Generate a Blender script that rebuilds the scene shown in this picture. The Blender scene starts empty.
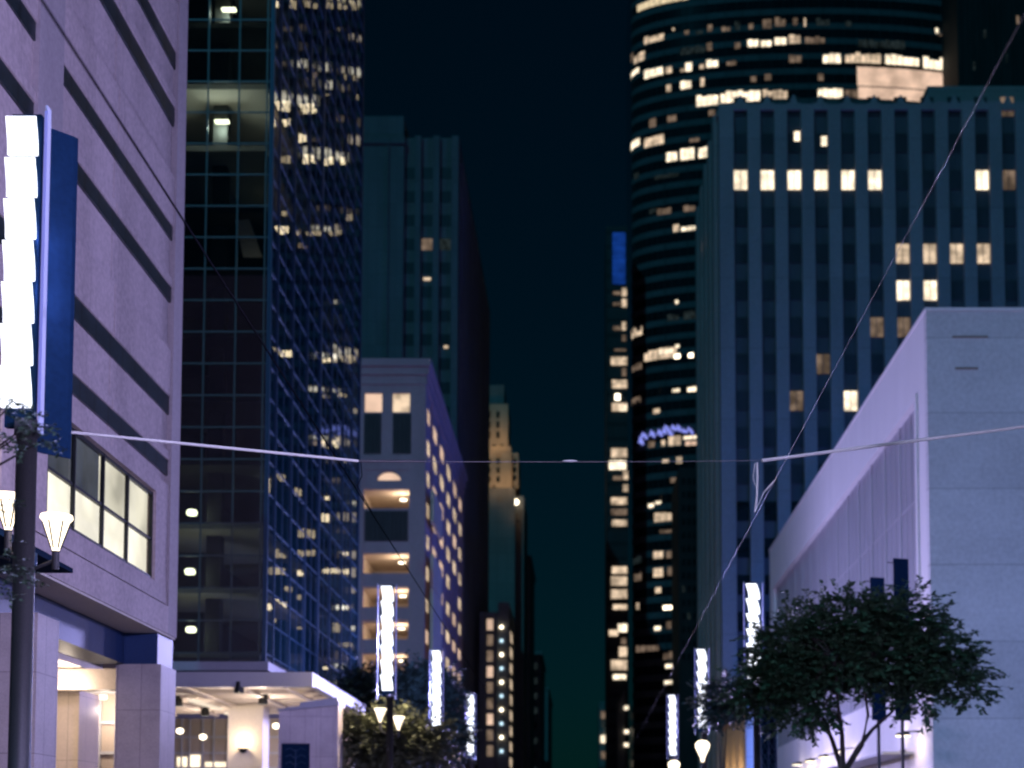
import bpy, math, random
from mathutils import Vector, Matrix
random.seed(7)
R = math.radians
C = bpy.context.scene.collection
S = bpy.context.scene

# ------------------------------------------------------------------ camera
F = 1422.22                     # 50 mm lens on a 36 mm sensor, in pixels
CXP, PITCH = 582.0, R(3.7)      # vanishing point column, upward tilt
CYP = 840.0 - F*math.tan(PITCH) # principal point row (horizon sits at row 840)
EYE = 1.65
cd = bpy.data.cameras.new('camera'); cam = bpy.data.objects.new('camera', cd); C.objects.link(cam)
cd.lens = 50; cd.sensor_width = 36
cam.location = (0, 0, EYE); cam.rotation_euler = (R(90)+PITCH, 0, 0)
cd.shift_x = (512-CXP)/1024; cd.shift_y = (CYP-384)/1024
cd.clip_start = .1; cd.clip_end = 3000
cd.dof.use_dof = True; cd.dof.focus_distance = 24; cd.dof.aperture_fstop = .70; cd.dof.aperture_blades = 9
S.camera = cam

# ------------------------------------------------------------------ sky, moonlight, exposure
SUN_EL, SUN_AZ = R(38), R(205)
w = bpy.data.worlds.new('World'); S.world = w; w.use_nodes = True
nt = w.node_tree; nt.nodes.clear()
sk = nt.nodes.new('ShaderNodeTexSky'); sk.sky_type = 'NISHITA'; sk.sun_disc = False
sk.dust_density = 0; sk.air_density = 2.5; sk.altitude = 3000; sk.sun_elevation = SUN_EL; sk.sun_rotation = SUN_AZ
tint = nt.nodes.new('ShaderNodeMix'); tint.data_type = 'RGBA'; tint.blend_type = 'MULTIPLY'
tint.inputs['Factor'].default_value = 1; tint.inputs[7].default_value = (.05, .92, 1.5, 1)
bg = nt.nodes.new('ShaderNodeBackground'); bg.inputs['Strength'].default_value = .0014
wo = nt.nodes.new('ShaderNodeOutputWorld')
nt.links.new(sk.outputs[0], tint.inputs[6]); nt.links.new(tint.outputs[2], bg.inputs['Color']); nt.links.new(bg.outputs[0], wo.inputs[0])
sd = bpy.data.lights.new('moon', 'SUN'); sd.energy = .48; sd.angle = R(.5); sd.color = (.06, .66, 1)
so = bpy.data.objects.new('moon', sd); C.objects.link(so)
so.rotation_euler = (R(90)-SUN_EL, 0, R(-25))
S.view_settings.view_transform = 'Standard'; S.view_settings.look = 'None'
S.view_settings.exposure = 0; S.view_settings.gamma = 1; S.view_settings.use_curve_mapping = False
S.cycles.max_bounces = 6; S.cycles.diffuse_bounces = 2; S.cycles.glossy_bounces = 3; S.cycles.transparent_max_bounces = 12
S.cycles.sample_clamp_indirect = 3; S.cycles.filter_width = 2.1
S.cycles.use_denoising = True

# ------------------------------------------------------------------ pixel helpers (photo measurements -> metres)
cp, sp = math.cos(PITCH), math.sin(PITCH)
def W(px, py, d):
    u, v = (px-CXP)/F, (CYP-py)/F
    t = d/(cp - v*sp)
    return Vector((t*u, d, EYE + t*(sp + v*cp)))
def ZZ(py, d): return W(CXP, py, d).z
def XX(px, d, py=500): return W(px, py, d).x
def DD(px, X, py=500):
    u, v = (px-CXP)/F, (CYP-py)/F
    return X/u*(cp - v*sp)

# ------------------------------------------------------------------ materials
def newmat(name):
    m = bpy.data.materials.new(name); m.use_nodes = True
    n = m.node_tree; n.nodes.clear(); return m, n
def world_uv(n):
    g = n.nodes.new('ShaderNodeNewGeometry'); s = n.nodes.new('ShaderNodeSeparateXYZ'); n.links.new(g.outputs['Position'], s.inputs[0])
    a = n.nodes.new('ShaderNodeMath'); n.links.new(s.outputs[0], a.inputs[0]); n.links.new(s.outputs[1], a.inputs[1])
    c = n.nodes.new('ShaderNodeCombineXYZ'); n.links.new(a.outputs[0], c.inputs[0]); n.links.new(s.outputs[2], c.inputs[1])
    return c.outputs[0]
def surf(name, col, rough=.8, var=.25, scale=1.2, metal=0, joints=None, spec=.3, bump=.15, streak=True):
    m, n = newmat(name); L = n.links
    o = n.nodes.new('ShaderNodeOutputMaterial'); b = n.nodes.new('ShaderNodeBsdfPrincipled'); L.new(b.outputs[0], o.inputs[0])
    b.inputs['Roughness'].default_value = rough; b.inputs['Metallic'].default_value = metal; b.inputs['Specular IOR Level'].default_value = spec
    g = n.nodes.new('ShaderNodeNewGeometry')
    mp = n.nodes.new('ShaderNodeMapping'); L.new(g.outputs['Position'], mp.inputs[0])
    mp.inputs['Scale'].default_value = (1, 1, .22 if streak else 1)
    a = n.nodes.new('ShaderNodeTexNoise'); a.inputs['Scale'].default_value = scale; a.inputs['Detail'].default_value = 6; L.new(mp.outputs[0], a.inputs[0])
    f = n.nodes.new('ShaderNodeTexNoise'); f.inputs['Scale'].default_value = scale*14; f.inputs['Detail'].default_value = 3; L.new(g.outputs['Position'], f.inputs[0])
    ad = n.nodes.new('ShaderNodeMath'); ad.operation = 'ADD'; L.new(a.outputs[0], ad.inputs[0]); L.new(f.outputs[0], ad.inputs[1])
    mr = n.nodes.new('ShaderNodeMapRange'); mr.inputs[1].default_value = .7; mr.inputs[2].default_value = 1.3
    mr.inputs[3].default_value = 1-var; mr.inputs[4].default_value = 1+var*.6; L.new(ad.outputs[0], mr.inputs[0])
    mx = n.nodes.new('ShaderNodeMix'); mx.data_type = 'RGBA'; mx.blend_type = 'MULTIPLY'; mx.inputs['Factor'].default_value = 1
    mx.inputs[6].default_value = (*col, 1); L.new(mr.outputs[0], mx.inputs[7]); out = mx.outputs[2]
    if joints:
        jw, jh, ms, dark = joints
        br = n.nodes.new('ShaderNodeTexBrick'); br.offset = 0; br.squash = 1
        L.new(world_uv(n), br.inputs['Vector']); br.inputs['Scale'].default_value = 1
        br.inputs['Brick Width'].default_value = jw; br.inputs['Row Height'].default_value = jh; br.inputs['Mortar Size'].default_value = ms
        br.inputs['Mortar Smooth'].default_value = .3
        br.inputs['Color1'].default_value = (1, 1, 1, 1); br.inputs['Color2'].default_value = (.9, .9, .9, 1); br.inputs['Mortar'].default_value = (dark, dark, dark, 1)
        m2 = n.nodes.new('ShaderNodeMix'); m2.data_type = 'RGBA'; m2.blend_type = 'MULTIPLY'; m2.inputs['Factor'].default_value = 1
        L.new(out, m2.inputs[6]); L.new(br.outputs[0], m2.inputs[7]); out = m2.outputs[2]
    L.new(out, b.inputs['Base Color'])
    if bump:
        bm = n.nodes.new('ShaderNodeBump'); bm.inputs['Strength'].default_value = bump; bm.inputs['Distance'].default_value = .02
        L.new(f.outputs[0], bm.inputs['Height']); L.new(bm.outputs[0], b.inputs['Normal'])
    return m
def emis(name, col, st, sample=False, var=0, scale=1.5):
    m, n = newmat(name); L = n.links
    o = n.nodes.new('ShaderNodeOutputMaterial'); e = n.nodes.new('ShaderNodeEmission'); L.new(e.outputs[0], o.inputs[0])
    e.inputs[0].default_value = (*col, 1); e.inputs[1].default_value = st
    if var:   # lit rooms are not even: furniture, blinds and fittings break the window up
        g = n.nodes.new('ShaderNodeNewGeometry')
        v = n.nodes.new('ShaderNodeTexNoise'); v.inputs['Scale'].default_value = scale; v.inputs['Detail'].default_value = 2; L.new(g.outputs['Position'], v.inputs[0])
        mr = n.nodes.new('ShaderNodeMapRange'); mr.inputs[1].default_value = .35; mr.inputs[2].default_value = .65
        mr.inputs[3].default_value = st*(1-var); mr.inputs[4].default_value = st*(1+var); L.new(v.outputs[0], mr.inputs[0]); L.new(mr.outputs[0], e.inputs[1])
    m.cycles.emission_sampling = 'FRONT_BACK' if sample else 'NONE'
    return m
def glass(name, tint, refl=.12, rough=.02, blue_reflection=None):
    m, n = newmat(name); L = n.links
    o = n.nodes.new('ShaderNodeOutputMaterial'); t = n.nodes.new('ShaderNodeBsdfTransparent'); t.inputs[0].default_value = (*tint, 1)
    g = n.nodes.new('ShaderNodeBsdfGlossy'); g.inputs['Roughness'].default_value = rough; g.inputs[0].default_value = (.8, .9, 1, 1)
    fr = n.nodes.new('ShaderNodeFresnel'); fr.inputs[0].default_value = 1.6
    ad = n.nodes.new('ShaderNodeMath'); ad.operation = 'ADD'; ad.inputs[1].default_value = refl; ad.use_clamp = True; L.new(fr.outputs[0], ad.inputs[0])
    mx = n.nodes.new('ShaderNodeMixShader'); L.new(ad.outputs[0], mx.inputs[0]); src = t.outputs[0]
    if blue_reflection:          # diffuse blue mixed into the pane, standing for reflections of blue-lit surroundings
        df = n.nodes.new('ShaderNodeBsdfDiffuse'); df.inputs[0].default_value = (*blue_reflection, 1); m2 = n.nodes.new('ShaderNodeMixShader'); m2.inputs[0].default_value = .45
        L.new(t.outputs[0], m2.inputs[1]); L.new(df.outputs[0], m2.inputs[2]); src = m2.outputs[0]
    L.new(src, mx.inputs[1]); L.new(g.outputs[0], mx.inputs[2]); L.new(mx.outputs[0], o.inputs[0])
    return m
M = dict(
    concrete = surf('pale_concrete', (.50, .42, .42), .85, .16, .5),
    panel = surf('precast_panel', (.58, .48, .48), .85, .26, .6, joints=(2.15, 60, .014, .72)),
    pier = surf('concrete_pier', (.42, .37, .385), .85, .16, .7),
    pillar = surf('granite_cladding', (.47, .41, .41), .6, .18, 1.5, joints=(.66, 1.75, .012, .55), streak=False),
    darkglass = surf('dark_window_glass', (.012, .02, .022), .12, .5, .9, spec=.5, bump=0, streak=False),
    navy = surf('navy_paint', (.004, .016, .040), .9, .2, 1, spec=.04),
    bluepaint = surf('blue_painted_steel', (.016, .04, .12), .5, .2, 1),
    cream = surf('cream_plaster', (.72, .65, .57), .85, .1, .8),
    creamwall = surf('tan_stone_tile', (.55, .44, .35), .6, .12, 1.2, joints=(1.0, 2.1, .012, .6), streak=False),
    taupe = surf('taupe_metal_panel', (.30, .25, .21), .5, .15, 1.2),
    blackmetal = surf('black_metal', (.012, .014, .016), .45, .3, 4, metal=.3),
    pole = surf('galvanised_grey_paint', (.035, .035, .034), .5, .25, 3, metal=.2),
    mull = surf('grey_green_mullion', (.06, .085, .09), .4, .15, 2, metal=.3),
    bluemull = surf('anodised_mullion', (.018, .045, .09), .4, .15, 2, metal=.1),
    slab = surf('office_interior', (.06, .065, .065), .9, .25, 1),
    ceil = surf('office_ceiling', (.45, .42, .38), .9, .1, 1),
    soffit = surf('soffit_cream_panel', (.66, .58, .52), .7, .1, .8),
    canopy = surf('canopy_white_metal', (.30, .30, .33), .5, .1, 1),
    garage = surf('garage_precast', (.38, .29, .34), .85, .16, .5),
    garagein = surf('garage_interior', (.60, .50, .40), .9, .2, .6),
    grille = surf('dark_grille', (.045, .042, .05), .6, .3, 3, joints=(.4, 9, .03, .4)),
    tower = surf('grey_tower_stone', (.145, .15, .15), .9, .2, .3, joints=(1.3, 3.3, .06, .8)),
    tower2 = surf('dark_tower_stone', (.22, .22, .21), .9, .2, .3, joints=(2, 3.3, .08, .75)),
    deco = surf('limestone_piers', (.30, .265, .27), .85, .16, .25, joints=(50, 8.8, .10, .8)),
    spandrel = surf('dark_spandrel', (.085, .085, .095), .5, .3, .8),
    white = surf('white_stucco', (.62, .60, .60), .85, .16, .35, joints=(60, 3.75, .05, .78), streak=False),
    whitetrim = surf('white_stone_trim', (.70, .67, .66), .8, .08, .6),
    ribpanel = surf('grey_ribbed_glazing', (.30, .30, .33), .45, .18, .8),
    rib = surf('pale_rib', (.37, .37, .39), .6, .1, 1),
    crown = surf('sandstone', (.50, .40, .28), .85, .2, .6),
    tanstone = surf('tan_limestone', (.55, .42, .28), .8, .1, .8, joints=(40, 3.4, .05, .7)),
    towerwin = surf('dim_tower_window', (.05, .055, .06), .3, .4, .5, spec=.3, bump=0),
    bandwin = surf('ribbon_window', (.02, .035, .042), .35, .5, .7, joints=(1.0, 50, .05, .35), spec=.3, bump=0, streak=False),
    slabband = surf('banded_tower', (.035, .042, .045), .6, .3, .5, joints=(60, 2.9, .5, .5)),
    bandglass = surf('tower_glass', (.010, .016, .02), .08, .3, .5, spec=.6, bump=0, streak=False),
    towerband = surf('bowed_tower_spandrel', (.10, .11, .12), .7, .25, .3, joints=(3, 50, .12, .6), spec=.2),
    banddark = surf('tower_spandrel', (.03, .035, .037), .8, .3, .5, spec=.1),
    wire = surf('galvanised_wire', (.24, .22, .21), .4, .1, 3, metal=.5),
    darkwire = surf('black_cable', (.006, .006, .008), .95, .1, 3, spec=0),
    rod = surf('grey_insulated_rod', (.43, .42, .37), .5, .15, 6),
    bark = surf('tree_bark', (.05, .04, .035), .9, .4, 5),
    leafdeep = surf('leaf_deep_green', (.018, .045, .045), .6, .5, 1.6, bump=0, streak=False),
    leaf = surf('leaf_green', (.05, .09, .05), .6, .5, 1.6, bump=0, streak=False),
    leafdark = surf('leaf_dark_green', (.06, .12, .06), .6, .5, 1.6, bump=0, streak=False),
    leafpale = surf('leaf_olive', (.09, .10, .06), .6, .5, 1.6, bump=0, streak=False),
    frost = surf('frosted_fin', (.40, .44, .54), .25, .1, 3),
    asphalt = surf('asphalt', (.05, .05, .052), .8, .3, .8, streak=False),
    paving = surf('paving', (.28, .26, .25), .85, .2, .8, joints=(1.2, 1.2, .02, .6), streak=False),
    mark = surf('road_paint', (.75, .75, .72), .7, .2, 2),
    g_front = glass('curtain_wall_glass', (.18, .27, .28), .02),
    g_side = glass('curtain_wall_reflection_glass', (.60, .58, .50), .02, .03, blue_reflection=(.003, .024, .045)),
    g_clear = glass('clear_pane', (.92, .93, .9), .02),
    led = emis('led_white', (.84, .88, 1), 2.6),
    ledrim = emis('led_blue_edge', (.28, .30, 1), .75),
    tube = emis('warm_tube', (1, .80, .52), 55, True),
    lampglass = emis('lamp_glass', (1, .84, .62), 3.2),
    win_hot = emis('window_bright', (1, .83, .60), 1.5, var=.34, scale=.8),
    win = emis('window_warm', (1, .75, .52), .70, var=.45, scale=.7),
    win_dim = emis('window_dim', (1, .70, .50), .16, var=.5, scale=.7),
    win_faint = emis('window_faint', (.5, .75, .8), .022, var=.7),
    win_pink = emis('window_pink', (1, .68, .50), .75, var=.25, scale=.3),
    win_big = emis('lit_store_glass', (1, .80, .50), .8, var=.2),
    blind_dim_glow = emis('dim_glow_blind', (.75, .80, 1), .11, var=.3, scale=.8),  # faint glow of its own lightens the darker panes
    blind_low = emis('lit_blind', (1, .93, .78), 1.5, var=.2, scale=.6),
    blind_high = emis('lit_blind_cool', (1, .93, .76), .95, var=.35, scale=.6),
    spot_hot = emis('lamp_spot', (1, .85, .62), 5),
    lamp_amber = emis('amber_ceiling_lamp', (1, .74, .46), 16),
    spot_cool = emis('cool_lamp_spot', (.6, .85, 1), 1.6),
    bluesign = emis('blue_neon', (.12, .16, 1), 1.2),
    bluesign_hot = emis('blue_neon_bright', (.30, .34, 1), .9),
    bluepanel = emis('blue_lit_panel', (.01, .07, .42), .45, var=.3, scale=.5),
)

# ------------------------------------------------------------------ mesh + object helpers
class MB:
    def __init__(s): s.v, s.f = [], []
    def quad(s, a, b, c, d):
        i = len(s.v); s.v += [tuple(a), tuple(b), tuple(c), tuple(d)]; s.f.append((i, i+1, i+2, i+3)); return s
    def box(s, x0, x1, y0, y1, z0, z1):
        i = len(s.v)
        s.v += [(x0,y0,z0),(x1,y0,z0),(x1,y1,z0),(x0,y1,z0),(x0,y0,z1),(x1,y0,z1),(x1,y1,z1),(x0,y1,z1)]
        s.f += [tuple(i+k for k in q) for q in ((0,3,2,1),(4,5,6,7),(0,1,5,4),(1,2,6,5),(2,3,7,6),(3,0,4,7))]; return s
    def hexa(s, lo, hi):        # two rings of four points
        i = len(s.v); s.v += [tuple(p) for p in lo] + [tuple(p) for p in hi]
        s.f += [tuple(i+k for k in q) for q in ((0,3,2,1),(4,5,6,7),(0,1,5,4),(1,2,6,5),(2,3,7,6),(3,0,4,7))]; return s
    def tube(s, pts, rad, n=8):
        pts = [Vector(p) for p in pts]; rs = rad if isinstance(rad, (list, tuple)) else [rad]*len(pts); i0 = len(s.v)
        for k, p in enumerate(pts):
            t = (pts[min(k+1, len(pts)-1)] - pts[max(k-1, 0)]).normalized()
            a = Vector((0, 0, 1)) if abs(t.z) < .9 else Vector((1, 0, 0))
            u = t.cross(a).normalized(); v = t.cross(u)
            for j in range(n):
                q = 2*math.pi*j/n; s.v.append(tuple(p + (u*math.cos(q) + v*math.sin(q))*rs[k]))
        for k in range(len(pts)-1):
            for j in range(n):
                a, b = i0+k*n+j, i0+k*n+(j+1) % n; s.f.append((a, b, b+n, a+n))
        s.f.append(tuple(i0+j for j in range(n))); s.f.append(tuple(i0+(len(pts)-1)*n+j for j in reversed(range(n)))); return s
    def lathe(s, c, prof, n=20):
        i0 = len(s.v)
        for r, z in prof:
            for j in range(n):
                q = 2*math.pi*j/n; s.v.append((c[0]+r*math.cos(q), c[1]+r*math.sin(q), c[2]+z))
        for k in range(len(prof)-1):
            for j in range(n):
                a, b = i0+k*n+j, i0+k*n+(j+1) % n; s.f.append((a, b, b+n, a+n))
        return s
    def build(s, name, mat, parent=None, smooth=False):
        off = Vector((0, 0, 0))
        p = parent
        while p is not None: off += p.location; p = p.parent
        me = bpy.data.meshes.new(name); me.from_pydata([tuple(Vector(q)-off) for q in s.v], [], s.f); me.update()
        me.materials.append(mat)
        if smooth: me.polygons.foreach_set('use_smooth', [True]*len(me.polygons))
        o = bpy.data.objects.new(name, me); C.objects.link(o); o.parent = parent; return o
def tag(o, label=None, cat=None, group=None, kind=None):
    if label: o['label'] = label
    if cat: o['category'] = cat
    if group: o['group'] = group
    if kind: o['kind'] = kind
    return o
def thing(name, label, cat, loc, group=None):
    o = bpy.data.objects.new(name, None); C.objects.link(o); o.location = loc; o.empty_display_size = .5
    return tag(o, label, cat, group)
def copy_tree(o, loc=None, label=None, parent=None):
    kids = list(o.children); c = o.copy(); C.objects.link(c)
    if o.type == 'LIGHT': c.data = o.data.copy()
    if parent: c.parent = parent
    if loc is not None: c.location = loc
    if label: c['label'] = label
    for k in kids: copy_tree(k, parent=c)
    return c
def lamp(parent, loc, power, col, size=.25, kind='POINT'):
    d = bpy.data.lights.new('lamp_light', kind); d.energy = power; d.color = col; d.shadow_soft_size = size
    o = bpy.data.objects.new('lamp_light', d); C.objects.link(o); o.location = loc; o.parent = parent; return o
LEDCOL = (.45, .43, 1.0); WARM = (1, .82, .66)

# ------------------------------------------------------------------ ground, road, pavements
tag(MB().box(-300, 300, -60, 620, -.4, -.004).build('ground', M['asphalt']), kind='structure')
tag(MB().quad((-6.4,-59,.0),(5.2,-59,.0),(5.2,619,.0),(-6.4,619,.0)).build('road', M['asphalt']), kind='structure')
mk = MB()
for k in range(60):
    y = -20+k*8; mk.quad((-.7,y,.004),(-.55,y,.004),(-.55,y+3,.004),(-.7,y+3,.004))
tag(mk.build('road_markings', M['mark']), kind='structure')
for x0, x1, spans in ((-40, -6.4, ((-30,44),(58,125),(134,186),(194,420))), (5.2, 60, ((-30,44),(62,130),(144,215),(222,420)))):
    for y0, y1 in spans:
        tag(MB().box(x0, x1, y0, y1, -.003, .13).build('pavement', M['paving']), kind='structure')

# ================================================================== LEFT: concrete store building
XF = -11.7; Y1 = 40.75
lb = thing('store_building', 'mauve concrete building at the left with dark window bands and a glowing shop window', 'building', (-18, 30, 0))
D0 = 39.9
zb = lambda y: ZZ(y, D0)
strips = [(-290,-272),(-234,-217),(-119,-102),(-63,-45),(53,70),(109,127),(227,241),(288,303),(397,415),(461,476)]
wz0, wz1, wzm = ZZ(583, 39.2), ZZ(497.5, 39.2), ZZ(543, 39.1)
zbot, ztop = ZZ(636, 40.3), zb(-300)
yp0, yp1 = DD(37, XF, 150), DD(62, XF, 150)       # the pier between two bays
bays = [(21.5, yp0), (yp1, D0)]
MB().box(-30, -12.9, 14, Y1, zbot, ztop+4).build('wall', M['concrete'], lb)
pr = MB()
for y0, y1 in ((19.5, 21.5), (yp0, yp1), (D0, Y1)):
    pr.box(-12.9, XF, y0, y1, wz1+1.1 if y0 == yp0 else zbot, ztop+4)
pr.build('pier', M['pier'], lb)
edges = sorted([zb(a) for s_ in strips for a in s_])
for b, (y0, y1) in enumerate(bays):
    # panels between bands; every second gap is a tall panel, the other one a low ledge panel
    ym = DD(119, XF, 200) if b == 1 else (y0+y1)/2
    zs = [(wz1+.28, edges[0])] + [(edges[k], edges[k+1]) for k in range(1, len(edges)-1, 2)]
    for k, (za, zc) in enumerate(zs):
        px_ = MB()
        for ya, yb in ((y0, ym-.035), (ym+.035, y1)):
            if k % 2 == 0:          # low ledge between a pair of bands, split by a shadow line
                zz = (za+zc)/2
                px_.box(-12.9, XF-.05, ya, yb, za, zz-.03); px_.box(-12.9, XF-.16, ya, yb, zz+.03, zc)
            else:
                px_.box(-12.9, XF-.14, ya, yb, za+.28, zc); px_.box(-12.9, XF-.05, ya, yb, za, za+.25)
        px_.box(-12.9, XF-.3, ym-.035, ym+.035, za, zc)
        px_.build('facade_panel', M['panel'], lb)
    for k in range(0, len(edges), 2):
        wb = MB().box(-12.7, XF-.09, y0, y1, edges[k], edges[k+1]).build('window_band', M['bandwin'], lb)
# fascia below the windows and soffit
fs = MB(); fs.box(-12.9, XF, 14, D0-.003, zbot, wz0-.55); fs.box(-12.9, XF-.04, 14, D0-.003, wz0-.50, wz0-.02)
fs.build('fascia', M['panel'], lb)
wl, wr = DD(50.6, XF, 520), DD(156, XF, 540)
pq = MB(); pq.box(-12.9, XF-.05, wr+.12, D0-.003, wz0-.02, wz1+.28); pq.box(-12.9, XF-.05, yp0-1.3, wl-.12, wz0-.02, wz1+1.1)
pq.box(-12.9, XF-.05, wl-.12, wr+.12, wz1+.06, wz1+.28); pq.box(-12.9, XF-.05, wl-.12, yp1, wz1+.29, wz1+1.1)
pq.build('window_surround', M['panel'], lb)
def shop_window(ya, yb, muls, bright):
    wn = MB()
    for y in muls: wn.box(XF-.2, XF-.1, y-.032, y+.032, wz0, wz1)
    wn.box(XF-.21, XF-.12, ya, yb, wzm-.035, wzm+.035); wn.box(XF-.21, XF-.11, ya, yb, wz0, wz0+.09); wn.box(XF-.21, XF-.11, ya, yb, wz1-.09, wz1)
    f = wn.build('window_frame', M['blackmetal'], lb)
    for k in range(len(muls)-1):
        a, b = muls[k]+.032, muls[k+1]-.032
        for q, (za, zc) in enumerate(((wz0+.09, wzm-.035), (wzm+.035, wz1-.09))):
            MB().quad((XF-.16,a,za),(XF-.16,b,za),(XF-.16,b,zc),(XF-.16,a,zc)).build('pane', M['g_clear'], f)
            dark = (q == 1 and k < bright)
            # pale roller blind behind the pane, its back light put in as a glow of its own
            bl = MB().box(XF-.26, XF-.24, a, b, za-.05, zc+.05)
            bl.build('blind', M['blind_dim_glow'] if dark else M[('blind_low', 'blind_high')[q]], f)
    MB().box(-12.88, XF-.2, ya, yb, wz0-.35, wz0-.03).build('window_sill', M['concrete'], f)
muls = [DD(p, XF, 530) for p in (50.6, 78.4, 107.5, 132, 156)]
shop_window(wl, wr, muls, 2)
shop_window(21.6, yp0-1.3, [21.6, 23.8, 26, yp0-1.3], 0)
# a lit office near the top
MB().box(-12.5, XF-.41, DD(150, XF, 10), DD(167, XF, 10)-.1, ZZ(21, 39.4), ZZ(-42, 39.4)).build('lit_window', M['win_big'], lb)
# ground floor: soffit, blue beam, pillars, lit entrance
MB().box(-30, XF-.03, 14, Y1-.05, zbot-.06, zbot-.003).build('soffit', M['cream'], lb)
zp = 6.53
MB().box(-13.6, -12.72, 14, 39.25, zp+.002, zbot-.07).box(-12.95, XF-.10, 39.28, Y1-.02, zp+.002, zbot-.07).build('beam', M['bluepaint'], lb)
for y0, y1 in ((22.6, 23.8), (DD(36, XF, 690), DD(36, XF, 690)+1.25), (39.3, 40.75)):
    MB().box(-12.95, XF, y0, y1, .13, zp).build('pillar', M['pillar'], lb)
# entrance hall behind the pillars
zc = ZZ(690, 44)
MB().box(-30, XX(140, 49, 680), 40.9, 49, ZZ(662, 42), ZZ(662, 42)+.2).build('entrance_ceiling', M['cream'], lb)
MB().box(-30, XX(140, 43.5, 680), 43.2, 43.7, ZZ(689, 43), ZZ(668, 43)).build('entrance_beam', M['taupe'], lb)
MB().box(-24, XX(84, 45.5), 45.5, 47.4, .13, ZZ(690, 45.5)).build('entrance_wall', M['creamwall'], lb)
gm = MB()
for k in range(9): gm.box(-20, XX(140, 49.5, 680), 49.0, 49.08, .4+k*1.05, .5+k*1.05)
for k in range(9): gm.box(-20+k*.55, -19.93+k*.55, 48.98, 49.1, .13, 8)
gm.build('entrance_glazing_frame', M['canopy'], lb)
MB().box(-20, XX(140, 49.5, 680), 49.12, 49.16, .13, 8.2).build('entrance_glazing', M['taupe'], lb)
for (x, y, z, p) in ((-15.6, 42.6, 6.6, 240), (-17.4, 42.2, 6.6, 240), (-14.0, 35.5, 7.2, 80), (-16.2, 47.9, 6.4, 260)):
    o = MB().lathe((x, y, z), [(.001, .14), (.14, .14), (.14, 0), (.001, 0)], 12).build('downlight', M['lampglass'], lb)
    lamp(o, (x+18, y-30, z-.35) if False else Vector((x, y, z-.4))-lb.location, p, WARM, .2)
# flat dark canopy at the near pillar
tag(MB().box(-13, XX(73, 28.5, 572), 20, 28.5, ZZ(573, 28.5), ZZ(573, 28.5)+.09).box(-13, XX(73, 28.5, 572)-.25, 20, 28.3, ZZ(573, 28.5)+.092, ZZ(573, 28.5)+.26).build('entrance_canopy', M['navy']),
    'flat dark navy metal awning sticking out of the concrete building behind the near lamp', 'awning')

# ================================================================== LEFT: glass office building
XG, YG0, YG1 = -15.0, 66.7, 94.0
gb = thing('glass_office_building', 'dark curtain wall office building with blue mullions and a lit canopy below', 'building', (-24, 78, 0))
zg0, zg1 = ZZ(662, YG0), 62.0
rowh = 33.0/F*YG0
zr0 = ZZ(653, YG0)
MB().quad((-34,YG0,zg0),(XG,YG0,zg0),(XG,YG0,zg1),(-34,YG0,zg1)).build('curtain_glass', M['g_front'], gb)
MB().quad((XG,YG0,zg0),(XG,YG1,zg0),(XG,YG1,zg1),(XG,YG0,zg1)).build('curtain_glass', M['g_side'], gb)
mu = MB()
rows = []
z = zr0
while z < zg1: rows.append(z); z += rowh
fx = [XX(p, YG0, 400) for p in (262.8, 234.5, 203, 174)]; fx += [fx[-1]-1.42*k for k in range(1, 10)]
for x in fx: mu.box(x-.035, x+.035, YG0-.07, YG0-.005, zg0, zg1)
for z in rows: mu.box(-34, XG, YG0-.06, YG0-.004, z-.035, z+.035)
mu.build('front_mullions', M['mull'], gb)
mu = MB()
sy = [DD(p, XG, 560) for p in (273, 289, 304, 317.5, 329, 341, 350)]
for k, y in enumerate(sy):
    t = .16 if k == 3 else .07
    mu.box(XG+.005, XG+.10, y-t, y+t, zg0, zg1)
mu.box(XG-.10, XG+.10, YG0-.10, YG0+.10, zg0, zg1); mu.box(XG-.10, XG+.10, YG1-.1, YG1+.1, zg0, zg1)
for k in range(len(sy)-1):
    y = (sy[k]+sy[k+1])/2; mu.box(XG+.005, XG+.04, y-.03, y+.03, zg0, zg1)
for z in rows: mu.box(XG+.006, XG+.05, YG0, YG1, z-.022, z+.022)
mu.build('side_mullions', M['bluemull'], gb)
# interior: floor slabs, core, back of the rooms
for k in range(0, len(rows), 2):
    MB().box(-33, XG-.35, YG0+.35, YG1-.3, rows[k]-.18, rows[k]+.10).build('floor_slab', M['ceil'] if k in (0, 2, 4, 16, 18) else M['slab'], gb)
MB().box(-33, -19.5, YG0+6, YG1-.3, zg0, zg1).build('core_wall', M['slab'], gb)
MB().box(-34, XG-.3, YG0+.3, YG1, zg1-.2, zg1+.6).build('roof', M['slab'], gb)
icol = MB()
for x, y in ((XX(216, YG0+2.2), YG0+2.2), (XG-1.2, YG0+9), (XG-1.2, YG0+18)): icol.box(x-.35, x+.35, y-.35, y+.35, zg0, zg1-.2)
icol.build('interior_column', M['slab'], gb)
for (px, py, pw, s) in ((192, 513, 20, .30), (190, 572, 24, .30), (191, 630, 18, .26), (222, 122, 110, .34), (229, 10, 90, .34)):
    d = YG0+1.6; p = W(px, py, d)
    o = (MB().lathe((p.x, p.y, p.z), [(.001, -.14), (.22, -.10), (.26, .02), (.2, .14), (.001, .16)], 14) if s < .33 else MB().box(p.x-s, p.x+s, p.y-.12, p.y+.12, p.z-.04, p.z+.06)).build('ceiling_lamp', M['lamp_amber'], gb)
    lamp(o, Vector((p.x, p.y-.1, p.z-.35))-gb.location, pw*2.4, (1, .80, .62), .15)
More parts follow.
